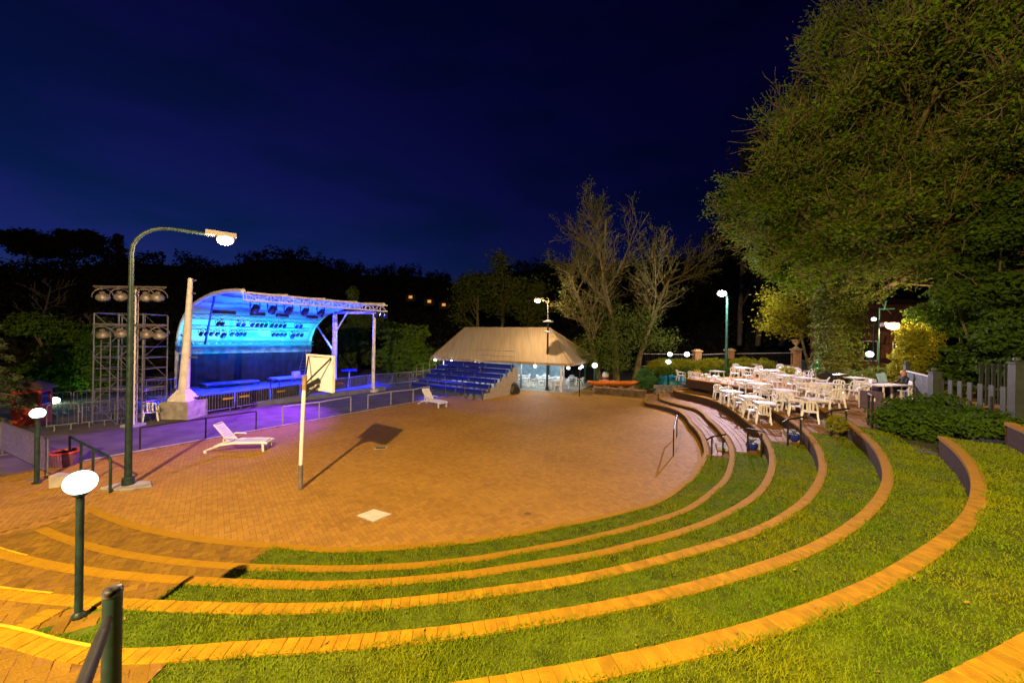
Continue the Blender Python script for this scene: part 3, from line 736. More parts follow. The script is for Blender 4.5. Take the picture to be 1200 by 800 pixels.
# plaza handrails beside the road
def rail(name, label, pts, hgt, m_, r=.028, ends=True, group=None):
    b = pts[0]; t = thing(name, label, 'handrail', b, 0, group)
    for p in pts: m = MB(); m.tube([p - b, p - b + Vector((0, 0, hgt))], r, 8); m.build('post', m_, t, True)
    m = MB(); m.tube([p - b + Vector((0, 0, hgt)) for p in pts], r, 8); m.build('top_rail', m_, t, True)
    return t
rail('handrail', 'black posts with a thin rail behind the near sun lounger', [G(164, 527), G(241, 513), G(300, 503)], .80, M_black, .026)
rail('handrail', 'grey tube handrail behind the basketball pole', [G(331, 497), G(374, 490), G(411, 482)], .82, M_steelp, .03)
rail('handrail', 'grey tube handrail running to the blue grandstand', [G(431, 479), G(458, 474), G(484, 471), G(503, 466)], .80, M_steelp, .03)

# ---------------------------------------------------------------- scaffold tower and lamp mast
sc0 = Vector((-18.95, 17.4, 0)); W_, D_, HT = 2.15, 1.3, 5.05
t = thing('scaffold_tower', 'open steel scaffold tower with ladder left of the stage', 'scaffold', sc0, .04)
for x, y in ((0, 0), (1.08, 0), (W_, 0), (0, D_), (1.08, D_), (W_, D_)):
    m = MB(); m.tube([(x, y, 0), (x, y, HT)], .03, 6); m.box((x, y, .01), (.14, .14, .02)); m.build('standard', M_galv, t, True)
m = MB()
for i in range(1, 11):
    z = HT * i / 10
    for y in (0, D_): m.tube([(0, y, z), (W_, y, z)], .02, 5)
    for x in (0, W_): m.tube([(x, 0, z), (x, D_, z)], .02, 5)
m.build('ledger', M_galv, t, True)
m = MB()
for i in range(5):
    z = HT * i / 5; z1 = HT * (i + 1) / 5
    for y in (0, D_): m.tube([(0 if i % 2 else 1.08, y, z), (1.08 if i % 2 else 0, y, z1)], .018, 5); m.tube([(1.08 if i % 2 else W_, y, z), (W_ if i % 2 else 1.08, y, z1)], .018, 5)
m.build('diagonal', M_galv, t, True, kind='stuff')
m = MB()
for x in (.42, .82): m.tube([(x, -.1, .6), (x, -.1, 4.3)], .022, 6)
for i in range(12): m.tube([(.42, -.1, .8 + i * .29), (.82, -.1, .8 + i * .29)], .014, 5)
m.build('ladder', M_galv, t, True)
m = MB(); m.box((W_ / 2, D_ / 2, 1.6), (W_ - .1, D_ - .1, .05)); m.build('deck', M_stagefloor, t)
lm = Vector((-16.95, 17.25, 0))
t = thing('lamp_mast', 'white lattice mast with two cross bars of floodlights', 'lighting mast', lm)
truss(lm + Vector((0, 0, .05)), lm + Vector((0, 0.001, 6.25)), .01, .01).v
m = MB()
for x, y in ((-.14, -.12), (.14, -.12), (0, .14)): m.tube([(x, y, 0), (x, y, 6.2)], .028, 6)
cs = [Vector((-.14, -.12, 0)), Vector((.14, -.12, 0)), Vector((0, .14, 0))]
for i in range(20):
    for j in range(3): m.tube([cs[(j + i) % 3] + Vector((0, 0, i * .31)), cs[(j + i + 1) % 3] + Vector((0, 0, i * .31 + .31))], .013, 4)
m.build('lattice', M_whitep, t, True)
m = MB(); m.box((0, 0, .05), (.6, .6, .1)); m.build('base_plate', M_steelp, t)
BARZ = (6.22, 4.55)
for z in BARZ: m = MB(); m.tube([(-1.65, -.2, z), (1.55, -.2, z)], .035, 6); m.tube([(-1.6, -.2, z - .07), (1.5, -.2, z - .07)], .015, 5); m.build('cross_bar', M_lightgrey, t, True)
fproto = None
for row, z in enumerate(BARZ):
    for i, x in enumerate((-1.32, -.58, .55, 1.22)):
        lab = f"oval floodlight on the {'upper' if row == 0 else 'lower'} bar of the lattice mast, {ORD[i]} from the left"
        if fproto is None:
            fproto = f = thing('floodlight', lab, 'floodlight', (0, 0, 0))
            m = MB(); m.lathe([(.02, -.24), (.19, -.23), (.25, -.17), (.25, -.12), (.19, -.03), (.10, .03), (.09, .12), (.04, .13)], 16, (0, -.02, -.32), 1, 1); m.build('reflector', M_lightgrey, f, True)
            m = MB(); m.lathe([(.02, -.25), (.23, -.245), (.23, -.235), (.02, -.23)], 16, (0, -.02, -.32)); m.build('front_glass', M_glassdk, f, True)
            m = MB(); m.tube([(.34 * math.cos(a_), 0, -.42 + .40 * math.sin(a_)) for a_ in [PI * q / 8 for q in range(9)]], .022, 6); m.box((0, 0, -.01), (.07, .07, .1)); m.build('yoke', M_lightgrey, f, True)
        else: f = copy_tree(fproto)
        f['label'] = lab; f['group'] = 'floodlights on the lattice mast'; f.location = lm + Vector((x, -.2, z - .08)); f.rotation_euler = (R(38 + random.uniform(-8, 8)), R(random.uniform(-14, 14)), R(40 + random.uniform(-14, 14)))

# ---------------------------------------------------------------- street lamps
def street_lamp(label, base, head, m_, e_, r=(.085, .05), curve=True, plates=(), flange=True, bowl=.2):
    base = Vector(base); head = Vector(head); t = thing('street_lamp', label, 'street lamp', base, 0, 'tall street lamps')
    hd = head - base; arm = Vector((hd.x, hd.y, 0)); L = arm.length
    if L > .05:
        a = arm.normalized(); zt = hd.z + .05; rad = min(.8, L * .6)
        pts = [Vector((0, 0, .03)), Vector((0, 0, zt * .5)), Vector((0, 0, zt - rad))]
        for q in range(1, 7):
            an = PI / 2 * q / 6; pts.append(a * (rad * (1 - math.cos(an))) + Vector((0, 0, zt - rad + rad * math.sin(an))))
        pts.append(a * (L - .25) + Vector((0, 0, zt)))
    else: pts = [Vector((0, 0, .03)), Vector((0, 0, hd.z * .5)), Vector((0, 0, hd.z - .05))]; a = Vector((1, 0, 0))
    n = len(pts); rs = [r[0], r[0] * .8] + [r[1] + (r[0] * .7 - r[1]) * max(0, (4 - i)) / 4 for i in range(2, n)]
    m = MB(); m.tube(pts, rs, 10); m.build('pole', m_, t, True)
    if flange: m = MB(); m.lathe([(.24, 0), (.24, .035), (.14, .05), (.13, .25), (.105, .27)], 14); m.build('base_flange', m_, t, True)
    if L > .05:
        m = MB(); m.box(hd - a * .1 + Vector((0, 0, .09)), (.75, .3, .13), math.atan2(a.y, a.x)); m.build('hood', M_lightgrey, t)
    else:
        m = MB(); m.lathe([(.05, -.1), (.12, -.02), (.14, .02), (.05, .03)], 12, hd + Vector((0, 0, -.08))); m.build('collar', M_lightgrey, t)
    m = MB(); m.ball(hd + Vector((0, 0, -.06 if L > .05 else .1)), bowl * 1.15, bowl, bowl * (.75 if L > .05 else .9), 14, 8); m.build('bowl', e_, t, True)
    for z in plates:
        m = MB(); m.lathe([(.05, -.08), (.42, -.06), (.45, .02), (.06, .07)], 14, (0, 0, z)); m.build('loudspeaker', M_white, t, True)
    return t
b1 = G(150, 570); h1 = D(264, 279, 11.7)
t = street_lamp('tall lamp with curved arm glowing orange at left of the plaza', b1, h1, M_green, E_sod)
m = MB(); m.add([(-.55, -.3, .0), (.15, -.4, .0), (.75, -.05, 0), (.35, .35, 0), (-.3, .3, 0)], [(0, 1, 2, 3, 4)]); m.prism([(-.5, -.25, .015), (.15, -.35, .015), (.68, -.04, .015), (.3, .3, .015), (-.28, .26, .015)], (0, 0, .05))
m.build('footing', M_concrete, t)
lamp('street_light', 'POINT', h1 + Vector((0, 0, -.34)), (1, .68, .42), 750, .12)
b2 = G(641, 457); h2 = D(630, 351, 31.0)
street_lamp('dark pole lamp with two white loudspeaker discs before the pavilion', b2, h2, M_black, E_sod, (.09, .05), plates=(4.75, 5.6), bowl=.24)
lamp('street_light', 'POINT', h2 + Vector((0, -.1, -.45)), (1, .66, .40), 1500, .12)
h3 = D(846, 343, 29.5); b3 = Vector((D(851, 425, 30).x, 30.0, 1.72))
street_lamp('green pole lamp glowing pinkish white above the hedge', b3, h3, M_greenp, E_hal, (.12, .08), flange=False, bowl=.30)
lamp('street_light', 'POINT', h3 + Vector((-.1, -.5, -.2)), (1, .80, .84), 2600, .15)
lamp('street_light', 'SPOT', h3 + Vector((-.1, -.5, -.2)), (.95, .74, 1.0), 13000, .15, aim=(14.5, 20, 1.6), spot=R(84), blend=.7)
# the unseen neighbour of these lamps behind the camera: its light throws the basketball board's shadow
b0 = Vector((-6.4, -5.6, 2.6)); h0 = Vector((-4.7, -4.6, 11.9))
street_lamp('tall sodium lamp standing behind the viewer', b0, h0, M_green, E_sod)
lamp('street_light', 'POINT', h0 + Vector((0, 0, -.36)), (1, .65, .28), 37000, .12)

def globe_lamp(label, base, hgt, rg, r=.05, m_=M_green, group='globe lamps', sq=.92):
    t = thing('globe_lamp', label, 'globe lamp', base, 0, group)
    m = MB(); m.tube([(0, 0, 0), (0, 0, hgt - rg * .8)], r, 10); m.lathe([(r * 1.8, 0), (r * 1.8, .02), (r, .05)], 12); m.build('post', m_, t, True)
    m = MB(); m.lathe([(r, -.02), (r * 1.8, .0), (r * 1.9, .04), (r, .06)], 12, (0, 0, hgt - rg)); m.build('collar', m_, t, True)
    m = MB(); m.ball((0, 0, hgt), rg, rg, rg * sq, 20, 12); m.build('globe', E_globe, t, True)
    return t
gb = G(92, 722, 1.30); hz_ = D(94, 565, gb.y).z - 1.3
globe_lamp('nearest globe lamp on a scuffed dark green post', gb, hz_, .125, .032)
gb = G(43, 566); hz_ = D(44, 484, gb.y).z
globe_lamp('globe lamp standing before the red kiosk', gb, hz_, .15, .055)

# ---------------------------------------------------------------- left edge: kiosk, tub, low wall, bent handrail
kc = G(34, 500); kc += Vector((-.5, .5, 0))
t = thing('ticket_kiosk', 'small red kiosk with dark roof and windows at the left edge', 'kiosk', kc, .5)
m = MB(); m.box((0, 0, .55), (1.35, 1.35, 1.1)); 
for x, y in ((-.62, -.62), (.62, -.62), (.62, .62), (-.62, .62)): m.box((x, y, 1.45), (.13, .13, .72))
m.box((0, 0, 1.9), (1.35, 1.35, .2)); m.build('body', M_red, t)
for rz in range(4):
    m = MB(); m.box((math.sin(rz * PI / 2) * .60, -math.cos(rz * PI / 2) * .60, 1.45), (1.1, .02, .7), rz * PI / 2); w = m.build('window', M_glassdk, t)
    m = MB(); m.box((math.sin(rz * PI / 2) * .64, -math.cos(rz * PI / 2) * .64, 1.11), (1.2, .08, .05), rz * PI / 2); m.build('sill', M_whitep, w)
m = MB(); m.box((0, 0, 2.04), (1.75, 1.75, .08)); m.box((0, 0, 2.28), (1.7, 1.7, .40), taper=.25); m.build('roof', M_roofdark, t); t.scale = (.66, .66, .80)
tb_ = G(76, 545)
t = thing('plant_tub', 'round mauve tub with red rim beside the black handrail', 'tub', tb_)
m = MB(); m.lathe([(.26, 0), (.34, .42), (.31, .42), (.28, .30), (.02, .30)], 20); m.build('tub', M_tub, t, True)
m = MB(); m.lathe([(.335, .40), (.36, .41), (.36, .46), (.31, .46), (.31, .40)], 20); m.build('rim', M_tubred, t, True)
a, b = G(57, 572), G(104, 566)
t = thing('low_wall', 'short sloping concrete wall end beside the mauve tub', 'wall', a)
m = MB(); d = b - a; w_ = Vector((-.05, .26, 0))
m.add([(0, 0, 0), d, d + w_, w_, Vector((0, 0, .34)), d + Vector((0, 0, .12)), d + w_ + Vector((0, 0, .12)), w_ + Vector((0, 0, .34))], [(3, 2, 1, 0), (4, 5, 6, 7), (0, 1, 5, 4), (1, 2, 6, 5), (2, 3, 7, 6), (3, 0, 4, 7)]); m.build('body', M_concrete, t)
a, b = Vector((-14.0, 12.2, 0)), G(129, 577)
t = thing('bent_handrail', 'black tubular handrail bent down at its right end by the lamp pole', 'handrail', b)
d = a - b
m = MB(); m.tube([(0, 0, 0), (0, 0, .80), (-.03, .02, .87), d * .04 + Vector((0, 0, .92)), d + Vector((0, 0, .86))], .032, 8); m.build('top_rail', M_green, t, True)
for k in (.38, .68, 1.0): m = MB(); m.tube([d * k, d * k + Vector((0, 0, .90 - .04 * k))], .03, 8); m.build('post', M_green, t, True)

# foreground newel post with its rail
pp = Vector((D(132, 683, 1.15).x, 1.15, 2.3)); ptop = D(132, 692, 1.15).z
t = thing('handrail_post', 'nearest dark handrail post with capped top and sloping rail', 'handrail', pp)
m = MB(); m.tube([(0, 0, 0), (0, 0, ptop - 2.3)], .0225, 18); m.build('post', M_green, t, True)
hh = ptop - 2.3
m = MB(); m.lathe([(.024, -.010), (.024, .005), (.021, .009), (.008, .012)], 18, (0, 0, hh)); m.build('cap', mat('worn cap metal', (.10, .10, .11), .3, .5, var=.6, scale=40), t, True)
q0 = D(127, 724, 1.115); q1 = D(98, 800, .84); qd = (q1 - q0)
m = MB(); m.tube([q0 - pp, q0 + qd * .12 + Vector((0, 0, .0)) - pp, q0 + qd * .3 - pp, q0 + qd - pp, q0 + qd * 2.2 - pp], [.008, .012, .0145, .0145, .0145], 12); m.build('rail', M_black, t, True)

# ---------------------------------------------------------------- basketball hoop
bp_ = G(352, 573)
t = thing('basketball_hoop', 'white backboard on a white pole, seen from behind', 'basketball hoop', bp_)
dn = Vector((.58, .81, 0)); dw = Vector((.81, -.58, 0)); lean = Vector((.10, 0, 0))
m = MB(); m.tube([(0, 0, .66), (.06, 0, 2.78)], .052, 12); m.build('pole', M_white, t, True)
m = MB(); m.tube([(0, 0, 0), (0, 0, .67)], .060, 12); m.build('sleeve', M_lightgrey, t, True)
m = MB(); m.tube([(.06, 0, 2.70), (.07, 0, 3.1)], .06, 12); m.build('pole_head', M_wood, t, True)
ctr = Vector((.34, .34, 3.15)); ang = math.atan2(dw.y, dw.x)
m = MB(); m.box(ctr, (1.42, .03, 1.0), ang); m.build('backboard', M_white, t)
m = MB()
for s_ in (-1, 1): m.box(ctr - dn * .035 + dw * s_ * .69, (.05, .045, 1.0), ang)
for s_ in (-1, 1): m.box(ctr - dn * .035 + Vector((0, 0, s_ * .475)), (1.33, .045, .05), ang)
m.build('board_frame', M_whitep, t)
m = MB(); m.bar((.07, 0, 2.85), ctr - dn * .05 + dw * .6 + Vector((0, 0, .42)), .035); m.bar((.07, 0, 2.85), ctr - dn * .05 - dw * .6 + Vector((0, 0, .42)), .035)
m.bar((.07, 0, 2.75), ctr - dn * .04 + Vector((0, 0, -.2)), .09, .12); m.bar((.06, 0, 2.5), ctr - dn * .04 + Vector((0, 0, -.35)), .05); m.build('brace', M_black, t)
m = MB(); rc = ctr + dn * .42 + Vector((0, 0, -.35)); m.tube([rc + Vector((.225 * math.cos(a_), .225 * math.sin(a_), 0)) for a_ in [2 * PI * q / 20 for q in range(21)]], .01, 6); m.bar(ctr + dn * .02 + Vector((0, 0, -.35)), rc - dn * .22, .08, .02); m.build('ring', M_orange, t, True)

# sun loungers
def lounger(label, loc, rz):
    t = thing('sun_lounger', label, 'sun lounger', loc, rz, 'white sun loungers on the plaza')
    # x runs from the head end (0) to the foot (1.95)
    m = MB()
    for i in range(13): m.box((.80 + i * .088, 0, .335 + .012 * math.sin(i * .5)), (.072, .56, .022))
    for y in (-.27, .27): m.bar((.72, y, .325), (1.92, y, .325), .05, .04)
    m.build('seat', M_white, t)
    m = MB(); bdir = Vector((-.50, 0, .64)).normalized()
    for i in range(8): 
        c_ = Vector((.74, 0, .34)) + bdir * (.06 + i * .093); m.box(c_, (.022, .54 - .01 * i, .078), ry=-math.atan2(.50, .64))
    for y in (-.27, .27): m.bar(Vector((.74, y, .34)), Vector((.74, y * .92, .34)) + bdir * .78, .045, .03)
    m.bar(Vector((.74, -.25, .34)) + bdir * .79, Vector((.74, .25, .34)) + bdir * .79, .05, .06); m.build('backrest', M_white, t)
    m = MB()
    for y in (-.31, .31):
        m.tube([(0.0, y, .08), (.22, y, .17), (.50, y, .27), (.9, y, .32), (1.55, y, .31), (1.9, y, .30), (1.97, y, .26)], [.03, .035, .04, .045, .04, .04, .035], 8)
    m.bar((1.95, -.31, .28), (1.95, .31, .28), .06, .06); m.build('frame', M_white, t, True)
    for x in (.02, 1.86):
        for y in (-.31, .31): m = MB(); m.bar((x, y, 0), (x - .02, y, .29 if x > 1 else .1), .07, .055); m.build('leg', M_white, t)
    for y in (-.33, .33): m = MB(); m.tube([(.58, y, .30), (.60, y, .50), (.66, y, .54), (.98, y, .53), (1.02, y, .50)], .022, 6); m.build('armrest', M_white, t, True)
    return t
p0, p1 = G(246, 528), G(303, 526)
lounger('white slatted sun lounger nearest the lamp pole, back raised', p0, math.atan2((p1 - p0).y, (p1 - p0).x))
p0, p1 = G(495, 473), G(517, 477)
lounger('white slatted sun lounger far back before the blue grandstand', p0, math.atan2((p1 - p0).y, (p1 - p0).x))

# plaza bits
cs_ = [G(*p) for p in ((438, 597), (458, 602.5), (437, 611), (419, 604))]
ctr = sum(cs_, Vector()) / 4; t = thing('utility_cover', 'square white concrete cover set in the plaza bricks', 'utility cover', ctr)
m = MB(); m.prism([c_ - ctr + Vector((0, 0, .002)) for c_ in reversed(cs_)], (0, 0, .014)); m.build('slab', mat('pale concrete', (.55, .52, .46), .8, var=.1, scale=5, bump=.2), t)
m = MB()
for i in range(4):
    p = (cs_[i] - ctr) * 1.04; q = (cs_[(i + 1) % 4] - ctr) * 1.04; m.bar(p + Vector((0, 0, .004)), q + Vector((0, 0, .004)), .03, .014)
m.build('rim', M_concrete, t)
c0 = G(446, 525); t = thing('drain_grate', 'small black drain grate with pale frame on the plaza', 'drain', c0, R(12))
m = MB(); m.box((0, 0, .008), (.44, .26, .014)); m.build('frame', M_concrete, t)
m = MB(); m.box((0, 0, .017), (.34, .17, .006)); m.build('grate', M_black, t)
for (px, py, lab, mm) in ((573, 602, 'small dark leaf lying on the plaza bricks near the lawn', M_barkd), (378, 623, 'small dark stone lying on the plaza left of the white cover', M_rock)):
    pass
t = thing('fallen_leaf', 'small dark dead leaf on the plaza near the lawn edge', 'leaf', G(618, 602) + Vector((0, 0, .006)))
m = MB(); m.grid([[(-.07, -.03, .0), (0, -.045, .02), (.08, -.02, .0)], [(-.07, .03, .01), (0, .045, .035), (.08, .02, .015)]]); m.build('blade', M_barkd, t)
# ---------------------------------------------------------------- pavilion
PA = Vector((D(505, 419, 35).x, 35.0, 2.3)); PBc = Vector((D(670, 430, 29.4).x, 29.4, 2.3))
pu = Vector((PBc.x - PA.x, PBc.y - PA.y, 0)); PLN = pu.length; pu.normalize(); pv = Vector((-pu.y, pu.x, 0)); PW = 8.6
def PV(a, b, z): return Vector((PA.x, PA.y, 0)) + pu * a + pv * b + Vector((0, 0, z))
PRZ = math.atan2(pu.y, pu.x)
pav = thing('pavilion', 'open sided pavilion with a broad hipped tan metal roof', 'pavilion', PV(PLN / 2, PW / 2, 0))
ez, rz_ = 2.28, 5.15; r0, r1 = .9, PLN - 3.4
rq = [([PV(0, 0, ez), PV(PLN, 0, ez), PV(r1, PW / 2, rz_), PV(r0, PW / 2, rz_)], 'x'), ([PV(PLN, 0, ez), PV(PLN, PW, ez), PV(r1, PW / 2, rz_)], 'y'),
      ([PV(PLN, PW, ez), PV(0, PW, ez), PV(r0, PW / 2, rz_), PV(r1, PW / 2, rz_)], 'x'), ([PV(0, PW, ez), PV(0, 0, ez), PV(r0, PW / 2, rz_)], 'y')]
for poly, ax in rq:
    nrm = (poly[1] - poly[0]).cross(poly[2] - poly[0]).normalized()
    m = MB(); m.prism([p - nrm * .05 for p in poly], nrm * .05); rs_ = m.build('roof', M_tin, pav, world=True)
    # standing seams up the slope
    m = MB(); e0, e1 = poly[0], poly[1]; ed = (e1 - e0); n_ = int(ed.length / .55); up = nrm.cross(ed).normalized()
    for i in range(1, n_):
        p = e0.lerp(e1, i / n_)
        # distance up the slope till the polygon's edge
        best = 9
        for a_, b_ in zip(poly[1:], poly[2:] + poly[:1]):
            d1, d2 = a_ - p, b_ - p
            x1, y1_ = d1.dot(ed.normalized()), d1.dot(up); x2, y2_ = d2.dot(ed.normalized()), d2.dot(up)
            if abs(x1 - x2) > 1e-4 and min(x1, x2) <= 0 <= max(x1, x2):
                yy = y1_ + (y2_ - y1_) * (0 - x1) / (x2 - x1)
                if yy > .05: best = min(best, yy)
        if best < 9: m.bar(p + nrm * .018 + up * .02, p + up * (best - .03) + nrm * .018, .05, .07, nrm)
    m.build('seams', M_tin, rs_, world=True, kind='stuff')
m = MB()
for poly, ax in rq:
    m.bar(poly[0] + Vector((0, 0, -.08)), poly[1] + Vector((0, 0, -.08)), .06, .18)
m.build('fascia', mat('tan fascia', (.40, .30, .18), .6), pav, world=True)
m = MB()
for a_, b_ in ((PV(PLN, 0, ez + .02), PV(r1, PW / 2, rz_)), (PV(PLN, PW, ez + .02), PV(r1, PW / 2, rz_)), (PV(0, 0, ez + .02), PV(r0, PW / 2, rz_)), (PV(r0, PW / 2, rz_ + .02), PV(r1, PW / 2, rz_ + .02))): m.bar(a_, b_, .22, .09)
m.build('ridge_cap', M_tin, pav, world=True)
pfl = MB(); pfl.box(PV(PLN / 2, PW / 2, -.005), (PLN, PW, .03), PRZ); pfl.build('floor_slab', M_concrete, pav, world=True)
for a_ in (.8, 4.6, 8.6, PLN - .9):
    for b_ in (.9, PW - .9):
        m = MB(); m.tube([PV(a_, b_, 0), PV(a_, b_, 2.6)], .07, 8); m.build('post', M_greenp if b_ > 1 else M_steelp, pav, True, world=True)
m = MB(); p = PV(PLN - .9, .9, 0); m.tube([p + Vector((-.25, -.3, 0)), p + Vector((-.25, -.3, 2.4))], .085, 10); m.build('post', M_white, pav, True, world=True, label='white and red post at the front corner')
m = MB(); m.box(PV(5.6, PW - .6, 1.15), (9.0, .12, 2.3), PRZ); m.build('back_wall', mat('pale blue wall', (.30, .38, .45), .8, var=.2, scale=2), pav, world=True)
for i, (px, py, Y) in enumerate(((510, 421.5, 34.2), (529, 423.5, 33.2), (557, 426, 32.2), (627, 429, 30.0), (666, 431, 29.6), (682, 429.5, 31.5))):
    q = D(px, py, Y); t = thing('pavilion_lamp', f'small white lamp under the pavilion eave, {ORD[i]} from the left', 'lamp', q, 0, 'lamps under the pavilion eave')
    m = MB(); m.ball((0, 0, 0), .13, .13, .11, 12, 8); m.build('bulb', E_pav, t, True)
    m = MB(); m.lathe([(.08, .09), (.09, .13), (.03, .2), (.02, .35)], 10); m.build('fitting', M_white, t, True)
for a_, b_ in ((2.5, 3.5), (9.0, 4.0)): lamp('pavilion_light', 'POINT', PV(a_, b_, 2.25), (.62, .86, 1.0), 420, .2)
for a_ in (.9, 2.3, 4.2, 9.4, 12.2): lamp('eave_light', 'POINT', PV(a_, .55, 2.02), (.8, .97, 1.0), 45, .1)
q = Vector((D(697, 427, 32).x, 32.0, 0)); globe_lamp('bright globe lamp on a green post at the right end of the pavilion', q, D(697, 428, 32).z, .22, .07, M_greenp)
q = G(679, 464); globe_lamp('small dim lamp post before the pavilion corner', q, 2.05, .10, .04, M_black)

# ---------------------------------------------------------------- tables and chairs
def make_chair():
    t = thing('plastic_chair', 'x', 'chair', (0, 0, 0))
    m = MB(); m.grid([[(x, y, .43 - .02 * math.cos(x * 5) + (.012 if y < -.15 else 0)) for x in (-.22, -.11, 0, .11, .22)] for y in (-.22, -.1, .05, .21)]); o = m.build('seat', M_white, t, True)
    o.modifiers.new('s', 'SOLIDIFY').thickness = .025
    m = MB()
    for x in (-.235, .235): m.bar((x, .20, .42), (x * .86, .30, .74), .055, .03)
    m.tube([(-.21, .30, .70), (-.17, .325, .785), (0, .345, .815), (.17, .325, .785), (.21, .30, .70)], [.03, .036, .038, .036, .03], 6)
    for x in (-.09, .0, .09): m.bar((x, .215, .43), (x, .335, .80), .058, .018)
    m.build('backrest', M_white, t)
    for x in (-1, 1):
        m = MB(); m.bar((x * .27, -.25, 0), (x * .215, -.19, .43), .055, .045); m.build('leg', M_white, t)
        m = MB(); m.bar((x * .27, .27, 0), (x * .22, .20, .43), .055, .045); m.build('leg', M_white, t)
        m = MB(); m.tube([(x * .23, -.2, .43), (x * .275, -.21, .60), (x * .285, -.12, .645), (x * .27, .12, .65), (x * .215, .27, .66)], [.022, .024, .028, .028, .024], 6); m.build('armrest', M_white, t, True)
    return t
def make_table(w=.82, l=.82):
    t = thing('plastic_table', 'x', 'table', (0, 0, 0))
    m = MB(); m.box((0, 0, .705), (w, l, .035)); m.box((0, 0, .672), (w * .9, l * .9, .05)); m.build('table_top', M_white, t)
    for x in (-1, 1):
        for y in (-1, 1): m = MB(); m.bar((x * w * .44, y * l * .44, 0), (x * w * .38, y * l * .38, .68), .06, .05); m.build('leg', M_white, t)
    return t
chair0 = make_chair(); table0 = make_table(); used = {'c': 0, 't': 0}
def put(proto, key, p, rz, lab, grp, sc=1.0):
    o = proto if not used[key] else copy_tree(proto); used[key] = 1
    o.location = p; o.rotation_euler = (0, 0, rz); o['label'] = lab; o['group'] = grp; o.scale = (sc,) * 3; return o
TER = {3: ('lowest', [(857, 474), (880, 482), (897, 491)], [(846, 472), (850.5, 467), (859.5, 476), (865.6, 481), (877, 484), (870, 470), (889, 478), (894.5, 496), (887, 491), (905, 487)]),
       4: ('middle', [(840, 446), (872, 460), (889, 465), (919, 475), (956, 489)], [(831, 447), (837.6, 453), (845, 448), (849, 443), (866, 456), (877, 463), (868, 450), (884, 459), (899, 469), (890, 472), (880, 455), (911, 468), (921.6, 481), (913, 480), (930, 470), (938, 487.5), (949, 494.5), (944, 479), (966, 484)]),
       5: ('upper', [(870, 443), (884, 437), (901, 447), (921, 455), (925, 441), (943, 459), (968, 468), (1001, 458)], [(861, 444), (864, 439), (876, 447), (888, 442), (891, 434), (893, 446), (900, 452), (909, 456), (908, 444), (915, 439), (929.5, 459), (913, 450), (932, 446), (942, 465), (936, 453), (949, 447), (954, 470), (963, 472), (957, 460), (977.6, 479), (972, 455), (981, 466), (990, 466.5), (997, 467), (1010, 464), (1017, 462), (1008, 455)])}
for k, (word, tabs, chs) in TER.items():
    tp = [G(x, y, ZT[k]) for x, y in tabs]
    for i, (x, y) in enumerate(sorted(tabs)):
        p = G(x, y, ZT[k]); th_, _ = polar(p.x, p.y)
        put(table0, 't', p, R(float(th_)) + random.uniform(-.12, .12), f'white square plastic table on the {word} table terrace, {ORD[i]} from the left', f'white tables on the {word} table terrace')
    placed = []
    for i, (x, y) in enumerate(sorted(chs)):
        p = G(x, y, ZT[k]); q = min(tp, key=lambda v: (v - p).length)
        d = q - p; L = d.length
        if L < .62: p = q - d.normalized() * .62 if L > .01 else p + Vector((.6, 0, 0)); d = q - p
        for _ in range(4):
            for o_ in placed + [v for v in tp]:
                e = p - o_; mn = .56 if o_ in placed else .60
                if e.length < mn: p = p + (e.normalized() if e.length > 1e-3 else Vector((1, 0, 0))) * (mn - e.length)
        th_, rr_ = polar(p.x, p.y)
        lo = float(RK(k, th_)) + .32; hi = float(RK(k + 1, th_)) - .36 if k < 5 else 99
        rr2 = min(max(rr_, lo), max(lo, hi)); X, Y = XY(float(th_), float(rr2)); p = Vector((X, Y, ZT[k])); placed.append(p); d = q - p
        rz = math.atan2(d.y, d.x) + PI / 2 + random.uniform(-.3, .3)
        nm = ORD[i] if i < len(ORD) else f'{["nineteenth","twentieth","twenty-first","twenty-second","twenty-third","twenty-fourth","twenty-fifth","twenty-sixth","twenty-seventh","twenty-eighth"][i-18]}'
        put(chair0, 'c', p, rz, f'white plastic armchair on the {word} table terrace, {nm} from the left', f'white chairs on the {word} table terrace', .96)
put(chair0, 'c', G(176, 493), .8, 'single white plastic chair by the lattice mast', 'white chairs left of the stage')
# under the pavilion
pts = [(8.4, 2.2), (10.2, 3.4), (9.2, 5.4), (11.4, 2.0), (11.8, 5.2), (6.8, 4.6)]
for i, (a_, b_) in enumerate(pts):
    put(table0, 't', PV(a_, b_, .012), PRZ + random.uniform(-.3, .3), f'white table in bluish light under the pavilion roof, {ORD[i]} of the scattered six', 'white tables under the pavilion')
    tgt = COL.objects
n_ = 0
for i, (a_, b_) in enumerate(pts):
    for q in range(3):
        an = 2.1 * q + i; p = PV(a_ + .72 * math.cos(an), b_ + .72 * math.sin(an), .012); d = PV(a_, b_, .012) - p
        put(chair0, 'c', p, math.atan2(d.y, d.x) + PI / 2, f'white plastic armchair under the pavilion roof, {["on the near side", "on the far side", "at the end"][q]} of the {ORD[i]} scattered table', 'white chairs under the pavilion'); n_ += 1
# two round tables and a long table near the picket fence
t = thing('long_table', 'long white trestle table at the far right before the purple board', 'table', G(1040, 470, 1.72), .3)
m = MB(); m.box((0, 0, .71), (1.9, .75, .04)); m.build('table_top', M_white, t)
for x in (-.85, .85):
    for y in (-.3, .3): m = MB(); m.bar((x, y, 0), (x * .95, y, .69), .05); m.build('leg', M_white, t)

